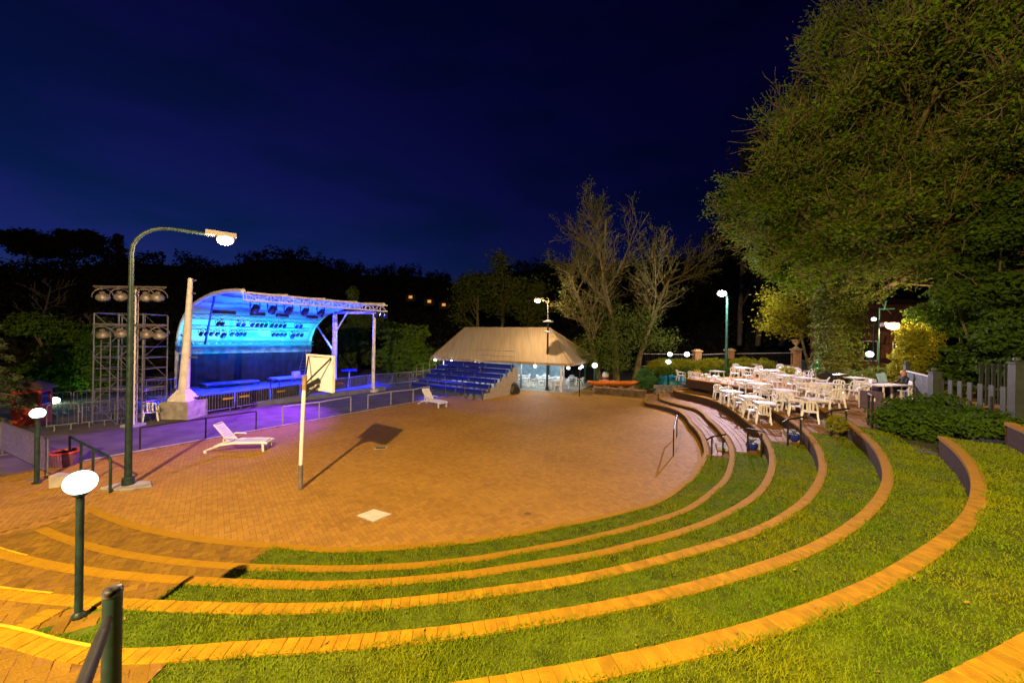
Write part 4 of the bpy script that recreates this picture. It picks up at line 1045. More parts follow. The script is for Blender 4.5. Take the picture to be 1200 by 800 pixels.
# ---------------------------------------------------------------- grandstand with blue planks
ga, gb_ = G(480, 453, .3), G(566, 463, .3); gu = (gb_ - ga); gu.z = 0; GLN = gu.length; gu.normalize(); gv = Vector((-gu.y, gu.x, 0))
grz = math.atan2(gu.y, gu.x)
gs = thing('grandstand', 'tiered grandstand of blue planks with side rails beside the pavilion', 'grandstand', Vector((ga.x, ga.y, 0)), grz)
for i in range(6):
    z = .30 + i * .31; y = i * .72; x1 = GLN
    m = MB(); m.box((GLN / 2, y + .1, z + .30), (GLN, .30, .05)); m.build('seat_plank', M_blueseat, gs)
    m = MB(); m.box((GLN / 2, y + .50, z), (GLN, .46, .05)); m.build('foot_plank', M_blueseat, gs)
    m = MB(); m.box((GLN / 2, y + .245, z + .13), (GLN, .03, .26)); m.build('riser_plank', M_blueseat, gs)
    for x in (0.05, GLN * .33, GLN * .66, GLN - .05):
        m = MB(); m.bar((x, y, 0), (x, y, z + .27), .06); m.bar((x, y + .6, 0), (x, y + .6, z - .02), .06); m.bar((x, y + .03, z - .06), (x, y + .57, z - .06), .05); m.build('frame', M_galv, gs)
    m = MB()
    for x in (-.03, ):
        m.tube([(x, y, z), (x, y, z + 1.1), (x, y + .7, z + 1.1), (x, y + .7, z)], .022, 6); m.tube([(x, y, z + .6), (x, y + .7, z + .6)], .018, 5)
    m.build('side_rail', mat('rail brown steel', (.34, .24, .15), .5, .3), gs, True)
for i in range(6):
    m = MB(); y = i * .72; m.box((GLN + .06, y + .36, (.30 + i * .31 + .1) / 2), (.05, .71, .30 + i * .31 + .1)); m.build('side_panel', M_beige, gs)
m = MB(); 
for i in range(4): m.tube([(GLN * .25 * i + .4, -.25, 0), (GLN * .25 * i + .4, -.25, 1.0)], .02, 6)
m.tube([(.4, -.25, 1.0), (GLN * .75 + .4, -.25, 1.0)], .02, 6); m.build('front_rail', M_galv, gs, True)
m = MB(); m.tube([(GLN, 3.9, 2.2), (GLN, 3.9, 3.2), (GLN - 4.2, 3.9, 3.2), (GLN - 4.2, 3.9, 2.2)], .02, 5); m.tube([(GLN, 3.9, 2.8), (GLN - 4.2, 3.9, 2.8)], .016, 5); m.build('back_rail', M_steelp, gs, True)
# black covered heap
t = thing('covered_barrow', 'black tarpaulin covered lump on the plaza before the grandstand end', 'covered barrow', G(601, 461))
m = MB(); rows = []
for i in range(9):
    ph = PI / 2 * i / 8; row = []
    for j in range(17):
        a_ = 2 * PI * j / 16; k = 1 + .10 * math.sin(3 * a_ + i) + .05 * math.sin(7 * a_)
        row.append((.50 * k * math.cos(a_) * math.cos(ph) ** .45, .42 * k * math.sin(a_) * math.cos(ph) ** .45, .80 * math.sin(ph) * (1 + .1 * math.cos(a_)) + (.04 if i == 0 else 0)))
    rows.append(row)
m.grid(rows); m.build('cover', M_tarp, t, True)
m = MB()
for x in (-.3, .3): m.tube([(x, -.36, .1), (x, -.30, .1)], .1, 12)
m.build('wheels', M_black, t)

# ---------------------------------------------------------------- bits right of the pavilion
a, b = G(697, 461), G(757, 466)
t = thing('planter_wall', 'low brick planter wall with orange boats behind it', 'wall', a)
m = MB(); d = b - a; m.bar(Vector((0, 0, .24)), d + Vector((0, 0, .24)), .3, .48); m.build('body', M_barkd, t)
m = MB(); m.bar(Vector((0, 0, .51)), d + Vector((0, 0, .51)), .38, .06); m.build('coping', M_wood, t)
def boat(lab, p, rz, L=2.2, m_=M_orange):
    t = thing('small_boat', lab, 'boat', p, rz, 'small boats stored behind the planter wall')
    rows = []
    for i in range(11):
        u_ = i / 10; x = (u_ - .5) * L; w = .42 * math.sin(PI * min(max(u_, .02), .98)) ** .5; rows.append([(x, w * math.cos(a_), .34 - .30 * math.sin(a_) * (math.sin(PI * min(max(u_, .05), .95)) ** .4) + .10 * abs(2 * u_ - 1) ** 2) for a_ in [PI * q / 8 for q in range(9)]])
    m = MB(); m.grid(rows); o = m.build('hull', m_, t, True); o.modifiers.new('s', 'SOLIDIFY').thickness = .04
    m = MB()
    for x in (-.4, .35): m.box((x, 0, .27), (.22, .70, .04))
    m.build('thwart', m_, t)
    return t
for i, (px, py, rz) in enumerate(((707, 455, .2), (722, 455, -.15), (737, 455, .25))):
    p = G(px, py, .42); p.y += .7; p.z = .52
    boat(f'orange fibreglass boat behind the planter wall, {ORD[i]} from the left', p, rz)
    st_ = thing('boat_stand', f'timber stand carrying the orange boat, {ORD[i]} from the left', 'stand', (p.x, p.y, 0), rz, 'timber boat stands')
    m = MB(); m.box((-.5, 0, .17), (.12, .9, .34)); m.box((.5, 0, .17), (.12, .9, .34)); m.box((-.5, 0, .45), (.10, .5, .22)); m.box((.5, 0, .45), (.10, .5, .22)); m.build('bearer', M_wood, st_)
q = G(717, 456); q.y += 2.2
t = thing('litter_bin', 'round white bin with a red band among the orange boats', 'bin', q)
m = MB(); m.lathe([(.22, 0), (.30, 1.0), (.30, 1.04), (.02, 1.04)], 16); m.build('body', M_white, t, True)
m = MB(); m.lathe([(.283, .6), (.300, .82), (.283, .84)], 16); m.build('band', M_red, t, True)
m = MB(); m.ball((0, 0, 1.06), .30, .30, .26, 14, 8); m.build('lid', M_white, t, True)
# teal covered bumper boats
for i, (px, py, rr_) in enumerate(((779, 450, .75), (786, 452, .95), (797, 450, .75), (804, 449, .6))):
    p = G(px, py, .3); p.z = 0.02
    t = thing('covered_boat', f'round bumper boat under a teal tarpaulin, {ORD[i]} from the left', 'covered boat', p, i * .7, 'teal covered boats by the steps')
    rows = []
    for k in range(7):
        ph = PI / 2 * k / 6; rows.append([(rr_ * math.cos(a_) * (math.cos(ph) ** .7) * (1 + .06 * math.cos(6 * a_) * (1 - k / 6)), rr_ * math.sin(a_) * (math.cos(ph) ** .7) * (1 + .06 * math.cos(6 * a_) * (1 - k / 6)), .35 + (.95 if i == 1 else .65) * math.sin(ph)) for a_ in [2 * PI * j / 24 for j in range(25)]])
    m = MB(); m.grid(rows); m.build('tarpaulin', M_teal, t, True)
    m = MB(); m.lathe([(rr_ * .7, 0), (rr_ * .98, .08), (rr_ * 1.04, .22), (rr_ * .96, .36), (rr_ * .7, .40)], 20); m.build('float_ring', M_white if i == 1 else M_black, t, True)
a, b = G(768, 463), G(790, 461)
t = thing('stone_wall', 'short rough stone wall end left of the terrace steps', 'wall', a)
for i in range(6):
    for j in range(3):
        m = MB(); L = (b - a).length / 6; m.box((i * L + L / 2 + (.1 if j % 2 else 0), .2 + random.uniform(-.03, .03), .13 + j * .25), (L * .94, .42, .235), random.uniform(-.05, .05), taper=.92); m.build('stone', M_rock, t)
for px, py, Y, lab in ((785, 415, 36, 'highest of the three white globe lamps beyond the teal boats'), (783, 424, 31, 'lowest of the three white globe lamps beyond the teal boats'), (805, 415, 33, 'rightmost of the three white globe lamps, before the hedge')):
    c_ = D(px, py, Y); globe_lamp(lab, (c_.x, c_.y, 0), c_.z, .22, .05)
c_ = D(1019, 415, 26); globe_lamp('white globe lamp between the ivy trunk and the yellow lit shrub', (c_.x, c_.y, 1.72), c_.z - 1.72, .22, .05)
c_ = D(1024, 374, 27); globe_lamp('small high white lamp right of the ivy covered trunk', (c_.x, c_.y, 1.72), c_.z - 1.72, .14, .05)

# boundary fence: brick pillars, iron railings, urn
FY = 34.0; PX = [(748, 421), (817, 412), (855, 411), (933, 410)]; ptop_ = []
for i, (px, py) in enumerate(PX):
    c_ = D(px, py, FY); ptop_.append(c_)
    if i == 0: continue
    t = thing('brick_pillar', ['', 'orange brick pillar with cap farthest left on the boundary railing', 'orange brick pillar with cap beside the green lamp pole', 'orange brick pillar carrying a stone urn'][i], 'pillar', (c_.x, FY, 0), 0, 'brick pillars of the boundary railing')
    m = MB(); m.box((0, 0, c_.z / 2), (.55, .55, c_.z)); m.build('shaft', M_pillar, t)
    m = MB(); m.box((0, 0, c_.z + .06), (.70, .70, .12)); m.box((0, 0, c_.z + .17), (.55, .55, .10), taper=.5); m.build('cap', M_cap, t)
    if i == 3:
        u_ = thing('stone_urn', 'golden stone urn on top of the brick pillar', 'urn', (c_.x, FY, c_.z + .22))
        m = MB(); m.lathe([(.20, 0), (.20, .05), (.08, .1), (.08, .18), (.27, .42), (.30, .55), (.40, .64), (.40, .70), (.30, .70), (.28, .60)], 18); m.build('bowl', M_cap, u_, True)
for i in range(3):
    a, b = ptop_[i].copy(), ptop_[i + 1].copy(); a.z -= .25; b.z -= .25
    if i == 0: a.z = b.z
    t = thing('iron_railing', ['dark iron railing running left from the first brick pillar', 'iron railing between the two brick pillars above the hedge', 'iron railing between the lamp pole pillar and the urn pillar'][i], 'railing', (a.x, FY, 0), 0, 'iron railings above the hedge')
    m = MB(); m.bar(Vector((.3, 0, a.z)), Vector((b.x - a.x - .3, 0, b.z)), .06, .05); m.bar(Vector((.3, 0, a.z - 1.1)), Vector((b.x - a.x - .3, 0, b.z - 1.1)), .05, .05); m.build('rail', M_steelp, t)
    n_ = int((b.x - a.x) / .16); m = MB()
    for j in range(2, n_ - 1): x = (b.x - a.x) * j / n_; zz = a.z + (b.z - a.z) * j / n_; m.bar((x, 0, zz - 1.1), (x, 0, zz), .022)
    m.build('bars', M_black, t, kind='stuff')
a, b = D(937, 422, 33), D(990, 424, 30)
t = thing('mesh_fence', 'grey tube framed wire mesh fence right of the urn pillar', 'fence', (a.x, a.y, 1.72))
d = b - a; d.z = 0; hg = a.z - 1.72; m = MB()
for k in (0, .3, .6, 1.0): m.tube([d * k, d * k + Vector((0, 0, hg))], .035, 6)
m.build('posts', M_galv, t, True); m = MB(); m.tube([Vector((0, 0, hg)), d + Vector((0, 0, hg))], .03, 6); m.tube([Vector((0, 0, .1)), d + Vector((0, 0, .1))], .03, 6); m.build('rails', M_galv, t, True)
m = MB(); L = d.length; n_ = int(L / .12)
for j in range(-int(hg / .12), n_):
    s0, z0 = j * .12, .1; s1, z1 = j * .12 + hg - .1, hg
    if s0 < 0: z0 += -s0; s0 = 0
    if s1 > L: z1 -= s1 - L; s1 = L
    if s1 > s0:
        m.bar(d.normalized() * s0 + Vector((0, 0, z0)), d.normalized() * s1 + Vector((0, 0, z1)), .008); m.bar(d.normalized() * (L - s0) + Vector((0, 0, z0)), d.normalized() * (L - s1) + Vector((0, 0, z1)), .008)
m.build('wire', M_galv, t, kind='stuff')

# rock fountain, cart, boards, pots
c_ = D(967, 436, 25.5); c_.z = 1.72
t = thing('rock_fountain', 'grey rock cascade with blue and green lit water behind the tables', 'fountain', c_)
m = MB(); m.box((.25, 0, .42), (1.05, .9, .84)); m.build('plinth', M_pillar, t)
for i, (x, y, z, r_) in enumerate(((-.35, .2, .75, .45), (.1, .25, 1.15, .50), (.55, .2, 1.1, .42), (-.05, .4, 1.6, .32))):
    m = MB(); m.ball((x, y, z), r_ * 1.05, r_ * .8, r_ * .95, 7, 5)
    m.v = [tuple(Vector(v) + Vector((random.uniform(-.06, .06), random.uniform(-.06, .06), random.uniform(-.05, .05)))) for v in m.v]; m.build('rock', M_rock, t)
for x, z0, z1 in ((-.28, 1.0, 1.7), (.22, 1.05, 1.75), (.72, .95, 1.55)):
    m = MB(); m.grid([[(x - .06, -.22 - .1 * k, z1 - (z1 - z0) * k), (x + .06, -.22 - .1 * k, z1 - (z1 - z0) * k)] for k in (0, .3, .6, 1)]); m.build('waterfall', M_cyanled, t)
for x, z in ((-.62, 1.15), (-.75, .75), (-.2, .9)):
    m = MB(); m.ball((x, -.25, z), .16, .1, .10, 8, 5); m.build('lit_pool', M_greenled, t, True)
lamp('fountain_light', 'POINT', c_ + Vector((-.6, -.8, 1.1)), (.1, .9, .45), 14, .1)
c_ = G(976, 456, 1.72)
t = thing('wheeled_cart', 'black wheeled drum cart parked behind the white chairs', 'cart', c_, .25)
m = MB(); m.tube([(-.55, 0, .55), (.55, 0, .55)], .36, 16); m.build('drum', M_black, t, True)
m = MB(); m.tube([(-.5, -.1, .62), (.5, -.1, .62)], .34, 16); m.build('lid', M_glassdk, t, True)
for x in (-.3, .28):
    m = MB(); m.tube([(x, -.42, .26), (x, -.34, .26)], .01, 6)
    a_ = [2 * PI * q / 18 for q in range(19)]; m.tube([(x + .2 * math.cos(w), -.38, .26 + .2 * math.sin(w)) for w in a_], .06, 8); w_ = m.build('wheel', M_black, t, True)
    m = MB(); m.tube([(x, -.44, .26), (x, -.32, .26)], .13, 12); m.build('rim', M_steelp, w_, True)
m = MB(); m.bar((.5, 0, .5), (1.15, 0, .62), .05); m.build('handle', M_steelp, t)
c_ = G(1021, 479, 1.72)
t = thing('board', 'dark purple board with a small white label by the handrail', 'board', c_, -.68)
m = MB(); m.box((0, 0, .36), (.66, .05, .64)); m.build('panel', M_purple, t)
m = MB(); 
for x in (-.345, .345): m.box((x, 0, .34), (.035, .07, .68))
m.build('frame', M_steelp, t)
m = MB(); m.box((.04, -.032, .36), (.13, .008, .12)); m.build('label_plate', M_white, t)
c_ = G(1033, 466, 1.72)
t = thing('menu_board', 'small pale blue tilted board standing on a dark box', 'board', c_, -.2)
m = MB(); m.box((0, 0, .35), (.5, .4, .7)); m.build('box', M_purple, t)
m = MB(); m.box((0, 0, .92), (.34, .03, .42), ry=-.2, rx=-.15); m.build('panel', mat('pale blue board', (.35, .6, .8), .5), t)
for i, (px, py, z, r_, lab) in enumerate(((881, 527, .46, .17, 'round blue glazed pot with a small plant beside the handrail of the lower terrace'), (930.5, 517, .88, .17, 'round blue glazed pot with a small plant beside the second handrail'))):
    p = G(px, py, z); t = thing('plant_pot', lab, 'plant pot', p, 0, 'blue pots by the handrails')
    m = MB(); m.lathe([(.09, 0), (.16, .08), (.19, .17), (.18, .24), (.155, .25), (.13, .22), (.01, .21)], 18); m.build('pot', M_bluepot, t, True)
    m = MB()
    for q in range(9): a_ = q * .7; m.tube([(0, 0, .2), (.06 * math.cos(a_), .06 * math.sin(a_), .34), (.17 * math.cos(a_), .17 * math.sin(a_), .40 + .04 * math.sin(q * 2))], [.008, .012, .003], 4)
    m.build('plant', M_leafo, t)

# terrace handrails beside the stepped aisle
HR = [(834, 532.5, 847, 532, .28), (876, 529, 892, 535, .46), (923, 522, 938, 521, .88), (974, 511, 991, 511, 1.30)]
for i, (x0, y0_, x1, y1_, z) in enumerate(HR):
    a, b = G(x0, y0_, z), G(x1, y1_, z); d = (b - a).normalized(); hh = (.62, .78, .84, .80)[i]
    t = thing('aisle_handrail', f'short black pipe handrail on the stepped aisle, {ORD[i]} up from the plaza', 'handrail', a, 0, 'black handrails on the terrace aisle')
    for p in (a, b): m = MB(); m.tube([p - a, p - a + Vector((0, 0, hh))], .028, 8); m.build('post', M_black, t, True)
    m = MB(); m.tube([a - a - d * .2 + Vector((0, 0, hh - .10)), Vector((0, 0, hh)), b - a + Vector((0, 0, hh + .05)), b - a + d * .1 + Vector((0, 0, hh + .06))], .028, 8); m.build('top_rail', M_black, t, True)
p = G(1022, 502, 1.72); rail('aisle_handrail', 'single black post with a rail in front of the purple board', [p, p + Vector((.35, .5, 0))], .95, M_black, .03, group='black handrails on the terrace aisle')
p = G(1161, 510, 1.9); rail('garden_post', 'single black post rising out of the shrubs before the picket fence', [p], 1.0, M_black, .03)
a, b = G(789, 534), G(793, 512)
rail('step_handrail', 'grey tube handrail standing on the plaza before the right steps', [a, b], .95, M_black, .025)
# half-height stone steps in the aisle
for k in (1, 2, 3, 4):
    for j, t0 in enumerate((63.6,)):
        m = MB(); th_ = np.linspace(t0, t0 + 4.0, 5); r_b = RK(k + 1, th_); q0_ = [Vector((*XY(a_, r_ - .34), ZT[k] + .01)) for a_, r_ in zip(th_, r_b)]; q1_ = [Vector((*XY(a_, r_ + .005), ZT[k] + .01)) for a_, r_ in zip(th_, r_b)]
        m.prism(list(reversed(q0_)) + q1_, (0, 0, (ZT[k + 1] - ZT[k]) / 2)); o = m.build('step', M_concrete); o['kind'] = 'structure'

# picket fence
def picket(label, a, b, hgt, sp, wd, m_, base=0.0, group='grey green picket fences'):
    a = Vector(a); b = Vector(b); d = b - a; L = Vector((d.x, d.y, 0)).length; t = thing('picket_fence', label, 'fence', a, math.atan2(d.y, d.x), group)
    for z in (.25, hgt - .12): m = MB(); m.box((L / 2, .05, z), (L, .05, .09)); m.build('rail', m_, t)
    n_ = int(L / sp); pm = None
    for i in range(n_):
        x = sp * (i + .5)
        if pm is None:
            m = MB(); m.box((0, -.005, hgt / 2 + .04), (wd, .03, hgt - .08)); pm = m.mesh('picket', m_)
        link('picket', pm, t, (x, 0, 0))
    return t
def fpost(label, p, w, hgt):
    t = thing('fence_post', label, 'post', p, -.3, 'square posts of the picket fence')
    m = MB(); m.box((0, 0, hgt / 2), (w, w, hgt)); m.build('shaft', M_fence, t)
    m = MB(); m.box((0, 0, hgt + .02), (w * 1.25, w * 1.25, .04)); m.lathe([(.05, 0), (.09, .06), (.08, .13), (.02, .16)], 10, (0, 0, hgt + .04)); m.build('cap', M_fence, t)
f1, f2, f3 = G(1062, 466, 1.72), G(1095, 481, 1.72), G(1191, 503, 1.72)
h_ = 1.2
picket('close boarded grey fence panel between the two finial posts', f1, f2, 1.22, .16, .13, M_fence)
picket('open picket fence of wide grey green boards above the shrubs', f2 + (f3 - f2) * .04, f3 - (f3 - f2) * .03, 1.22, .40, .17, M_fence)
m = MB(); d = f2 - f1
t = thing('handrail_board', 'pale top rail laid along the close boarded fence panel', 'rail', f1 + Vector((0, 0, 1.22)))
m.bar(Vector((0, 0, .02)) + d * .03, d * .97 + Vector((0, 0, .02)), .12, .035); m.build('board', M_whitep, t)
fpost('slim fence post with round finial at the far end of the close boarded panel', f1, .16, 1.5)
fpost('broad fence post at the corner of the picket fence', f2, .26, 1.42)
fpost('tallest square fence post at the right frame edge', f3, .25, 1.95)
picket('taller picket gate farther back under the big tree', Vector((18.7, 15.4, 1.72)), Vector((20.3, 15.6, 1.72)), 1.75, .30, .17, M_fence)
t = thing('timber_deck', 'low timber deck edge behind the picket fence', 'deck', f2 + (f3 - f2) * .5 + Vector((1.2, .9, 0)), math.atan2((f3 - f2).y, (f3 - f2).x))
for i in range(6): m = MB(); m.box((0, -.35 + i * .14, .20), (3.2, .13, .05)); m.build('plank', M_wood, t)
m = MB(); m.box((0, 0, .09), (3.0, .8, .17)); m.build('bearer', M_wood, t)

# flood lamp right of the ivy trunk
c_ = D(1045, 382, 21.0)
t = thing('flood_lamp', 'wide glowing orange flood lamp on a slim pole by the ivy trunk', 'floodlight', (D(1030, 382, 21.5).x, 21.5, 1.72))
o_ = Vector(t.location); tp = D(1030, 361, 21.5).z
m = MB(); m.tube([(0, 0, 0), (0, 0, tp - 1.72)], .035, 8); m.bar((0, 0, tp - 1.77), (.85, 0, tp - 1.74), .045); m.bar((.25, 0, tp - 1.8), (.35, 0, tp - 1.3), .08); m.tube([(0, 0, c_.z - 1.6), c_ - o_ + Vector((-.05, .1, .1))], .03, 6); m.build('pole', M_greenp, t, True)
m = MB(); m.box(c_ - o_ + Vector((0, .12, .08)), (.8, .3, .22)); m.build('housing', M_lightgrey, t)
m = MB(); m.ball(c_ - o_ + Vector((0, -.06, 0)), .40, .14, .20, 14, 8); m.build('lens', E_sod, t, True)
lamp('flood_light', 'POINT', c_ + Vector((-.1, -.55, -.1)), (1, .64, .36), 1000, .2)

# person seated at the table end
sp = D(1056.5, 441, 17.0); gz = 1.72; px0 = Vector((sp.x, 17.0, gz))
put(chair0, 'c', px0 + Vector((0, 0, 0)), -PI / 2 - .1, 'white plastic armchair under the seated person by the picket fence', 'white chairs by the picket fence')
per = thing('person', 'seated person with fair hair and dark jacket by the fence post', 'person', px0, -PI / 2 - .1)
def skin_body(name, J, E_, m_, parent, root=0, sub=2):
    me = bpy.data.meshes.new(name); me.from_pydata([j[0] for j in J], E_, []); me.materials.append(m_)
    o = link(name, me, parent); o.modifiers.new('skin', 'SKIN'); sv = me.skin_vertices[0].data
    for i, j in enumerate(J): sv[i].radius = (j[1], j[1] if len(j) < 3 else j[2])
    sv[root].use_root = True; o.modifiers.new('sub', 'SUBSURF').levels = sub; o.modifiers['sub'].render_levels = sub
    for p in me.polygons: p.use_smooth = True
    return o
J = [((0, .10, .53), .13, .11), ((0, .13, .70), .125, .10), ((0, .12, .88), .15, .105), ((0, .10, .99), .12, .09), ((0, .09, 1.06), .055), ((0, .07, 1.11), .055)]
E_ = [(0, 1), (1, 2), (2, 3), (3, 4), (4, 5)]
for sx in (-1, 1):
    b = len(J); J += [((sx * .17, .11, .97), .06), ((sx * .22, .02, .76), .045), ((sx * .16, -.22, .74), .035)]; E_ += [(3, b), (b, b + 1), (b + 1, b + 2)]
    b = len(J); J += [((sx * .10, .06, .52), .085), ((sx * .12, -.34, .52), .062), ((sx * .12, -.36, .12), .042), ((sx * .12, -.44, .05), .038)]; E_ += [(0, b), (b, b + 1), (b + 1, b + 2), (b + 2, b + 3)]
skin_body('body', J, E_, M_jacket, per)
m = MB(); m.ball((0, .05, 1.20), .075, .095, .115, 14, 10); m.tube([(0, .08, 1.04), (0, .07, 1.14)], .05, 8); m.box((0, -.05, 1.19), (.022, .03, .035)); m.box((-.08, .06, 1.19), (.015, .03, .05)); m.box((.08, .06, 1.19), (.015, .03, .05)); m.build('head', M_skin, per, True)
m = MB(); m.ball((0, .075, 1.235), .092, .10, .105, 14, 10); m.build('hair', M_hair, per, True)
m = MB()
for sx in (-1, 1): m.ball((sx * .028, -.04, 1.205), .011, .008, .008, 8, 5)
m.build('eyes', M_black, per, True)
m = MB(); m.box((0, -.04, 1.145), (.04, .01, .01)); m.build('mouth', M_red, per)
for sx in (-1, 1):
    hJ = [((sx * .16, -.22, .74), .028, .022), ((sx * .155, -.30, .735), .034, .016)]; hE = [(0, 1)]
    for f_ in range(4):
        b = len(hJ); x = sx * .155 + (f_ - 1.5) * .02; L = (.062, .075, .07, .055)[f_]
        hJ += [((x, -.32, .735), .010), ((x, -.32 - L * .55, .733), .009), ((x, -.32 - L, .722), .007)]; hE += [(1, b), (b, b + 1), (b + 1, b + 2)]
    b = len(hJ); hJ += [((sx * .155 - sx * .035, -.275, .735), .011), ((sx * .155 - sx * .05, -.31, .73), .009)]; hE += [(0, b), (b, b + 1)]
    skin_body('hand', hJ, hE, M_skin, per, 0, 1)
# ---------------------------------------------------------------- trees and shrubs
def leaf_mesh(name, P, Nn, size, m, aspect=.55, droop=.3):
    n = len(P); P = np.asarray(P); Nn = Nn / np.maximum(1e-6, np.linalg.norm(Nn, axis=1))[:, None]
    t = rng.normal(size=(n, 3)); t -= Nn * np.sum(t * Nn, 1)[:, None]; t /= np.maximum(1e-6, np.linalg.norm(t, axis=1))[:, None]
    b = np.cross(Nn, t); s = (size * (.6 + .8 * rng.random(n)))[:, None]
    V = np.zeros((n, 4, 3)); V[:, 0] = P - t * s * .5; V[:, 1] = P + b * s * aspect * .5 + Nn * s * .08; V[:, 2] = P + t * s * .5 - Nn * s * droop * .3; V[:, 3] = P - b * s * aspect * .5 + Nn * s * .08
    Fq = (np.arange(n)[:, None] * 4 + np.array([0, 1, 2, 3])[None])
    return mesh_np(name, V.reshape(-1, 3), Fq, m, tone=np.repeat(rng.random(n), 4))
def blob_points(c, r, n, inner=.55, lumps=5):
    """points in the outer part of a lumpy ellipsoid, with normals outward and up"""
    d = rng.normal(size=(n, 3)); d /= np.linalg.norm(d, axis=1)[:, None]
    ph = rng.random(3) * 6.28
    k = 1 + .16 * np.sin(lumps * d[:, 0] + ph[0]) * np.sin(lumps * d[:, 1] + ph[1]) + .14 * np.sin(lumps * 1.7 * d[:, 2] + ph[2])
    q = (inner + (1 - inner) * rng.random(n) ** .6) * k
    P = np.array(c) + d * q[:, None] * np.array(r)
    return P, d + rng.normal(size=(n, 3)) * .55 + np.array([0, 0, .35])
def grow(segs, tips, p, d, L, r, lev, P):
    n = P['n'][lev]; pts = [p.copy()]; rad = [r]; q = p.copy(); dd = d.copy()
    for i in range(n):
        dd = dd + Vector((random.gauss(0, 1), random.gauss(0, 1), random.gauss(0, 1))) * P['w'][lev] + Vector((0, 0, P['up'][lev])); dd.normalize()
        q = q + dd * (L / n); pts.append(q.copy()); rad.append(max(P.get('rmin', .006), r * (1 - (1 - P['tp'][lev]) * (i + 1) / n)))
        if lev >= P['leaf']: tips.append((q.copy(), dd.copy(), lev))
    segs.append((pts, rad, lev))
    if lev + 1 < len(P['n']):
        k = P['k'][lev]
        for j in range(k):
            f = P['s'][lev] + (1 - P['s'][lev]) * (j + random.random()) / k; x = f * n; i = min(n - 1, int(x)); b = pts[i].lerp(pts[i + 1], x - i)
            ax = (pts[i + 1] - pts[i]).normalized(); perp = ax.cross(Vector((random.gauss(0, 1), random.gauss(0, 1), random.gauss(0, 1)))).normalized()
            a = P['a'][lev] * random.uniform(.7, 1.25); nd = ax * math.cos(a) + perp * math.sin(a)
            grow(segs, tips, b, nd, L * P['l'][lev] * random.uniform(.7, 1.2) * (1.15 - .5 * f), max(P.get('rmin', .006), rad[i] * P['r'][lev]), lev + 1, P)
def build_segs(t, segs, m, base, names=('trunk', 'branches')):
    a = MB(); b = MB()
    for pts, rad, lev in segs:
        (a if lev == 0 else b).tube([p - base for p in pts], rad, 9 if lev == 0 else (5 if lev == 1 else (4 if lev == 2 else 3)), lev == 0)
    a.build(names[0], m, t, True)
    if b.v: b.build(names[1], m, t, True)
def sprays(tips, per, spread, flat, lev0=0):
    T = np.array([tuple(q) for q, d, l in tips if l >= lev0]); n = len(T) * per
    P = np.repeat(T, per, 0) + rng.normal(size=(n, 3)) * np.array([spread, spread, spread * flat])
    return P, rng.normal(size=(n, 3)) * .5 + np.array([0, 0, 1.0])
def tree(label, base, heads, P, bark, leaf=None, per=0, spread=.5, flat=.4, size=.13, group=None, name='tree', extra=None, lev0=0, cat='tree'):
    """heads: list of (direction, length, radius) for stems or limbs from the base"""
    base = Vector(base); t = thing(name, label, cat, base, 0, group); segs, tips = [], []
    for off, d, L, r in heads: grow(segs, tips, base + Vector(off), Vector(d).normalized(), L, r, 0, P)
    build_segs(t, segs, bark, base)
    if leaf and per:
        Pp, Nn = sprays(tips, per, spread, flat, lev0)
        if extra is not None: Pp = np.concatenate([Pp, extra[0]]); Nn = np.concatenate([Nn, extra[1]])
        link('crown', leaf_mesh('crown', Pp - np.array(base), Nn, size, leaf), t)
    return t
def shrub(label, base, blobs, leaf, size, group=None, name='shrub', core=None, stem=True, aspect=.55, cat='shrub'):
    base = Vector(base); t = thing(name, label, cat, base, 0, group); A, B = [], []
    for c, r, n in blobs:
        p, q = blob_points(c, r, n); ok = p[:, 2] > 0.02; A.append(p[ok]); B.append(q[ok])
    link('foliage', leaf_mesh('foliage', np.concatenate(A), np.concatenate(B), size, leaf, aspect), t)
    if stem:
        m = MB()
        for c, r, n in blobs[:6]: m.tube([(0, 0, 0), (c[0] * .5, c[1] * .5, c[2] * .45), c], [.06, .045, .015], 6)
        m.build('stems', M_barkd, t, True)
    return t

# three bare trees left of the hedge
VASE = dict(n=(9, 7, 5, 4), w=(.06, .10, .12, .14), up=(.0, .05, .08, .10), tp=(.35, .25, .3, .4), k=(12, 9, 7), s=(.30, .15, .12), a=(.85, .7, .6), l=(.50, .48, .45), r=(.55, .55, .6), leaf=2, rmin=.017)
Yt = 34.0
def wp(px, py, Y=Yt): return D(px, py, Y)
for lab, b, tip, L, rr_ in (('bare branching tree with leaning trunk nearest the pavilion roof', (704, 452), (664, 300), 10.4, .26), ('tallest bare tree with upright twigs left of the hedge', (723, 452), (716, 240), 14.8, .30), ('bare tree leaning right above the round clipped bush', (742, 452), (800, 275), 12.4, .28)):
    g = D(b[0], b[1], Yt); g.z = .1; e = wp(*tip); d = e - g
    ex = []
    for (px, py, rx, rz2, n_) in {704: [(705, 400, 1.8, 2.0, 1500), (688, 410, 1.4, 1.6, 900), (715, 370, 1.5, 1.6, 600)], 723: [(728, 390, 2.3, 2.6, 2300), (722, 425, 1.7, 1.0, 900)], 742: [(772, 398, 2.0, 1.2, 1300), (757, 372, 1.6, 1.4, 700)]}[b[0]]:
        c_ = wp(px, py, Yt - .4); ex.append(blob_points(tuple(c_), (rx, rx * .8, rz2), n_, .3))
    ex = (np.concatenate([q[0] for q in ex]), np.concatenate([q[1] for q in ex]))
    random.seed(b[0])
    tree(lab, g, [((0, 0, 0), d + Vector((0, 0, 1)), L, rr_)], VASE, M_bark, M_leafo, 1, .25, .6, .17, 'bare trees beside the pavilion', extra=ex)

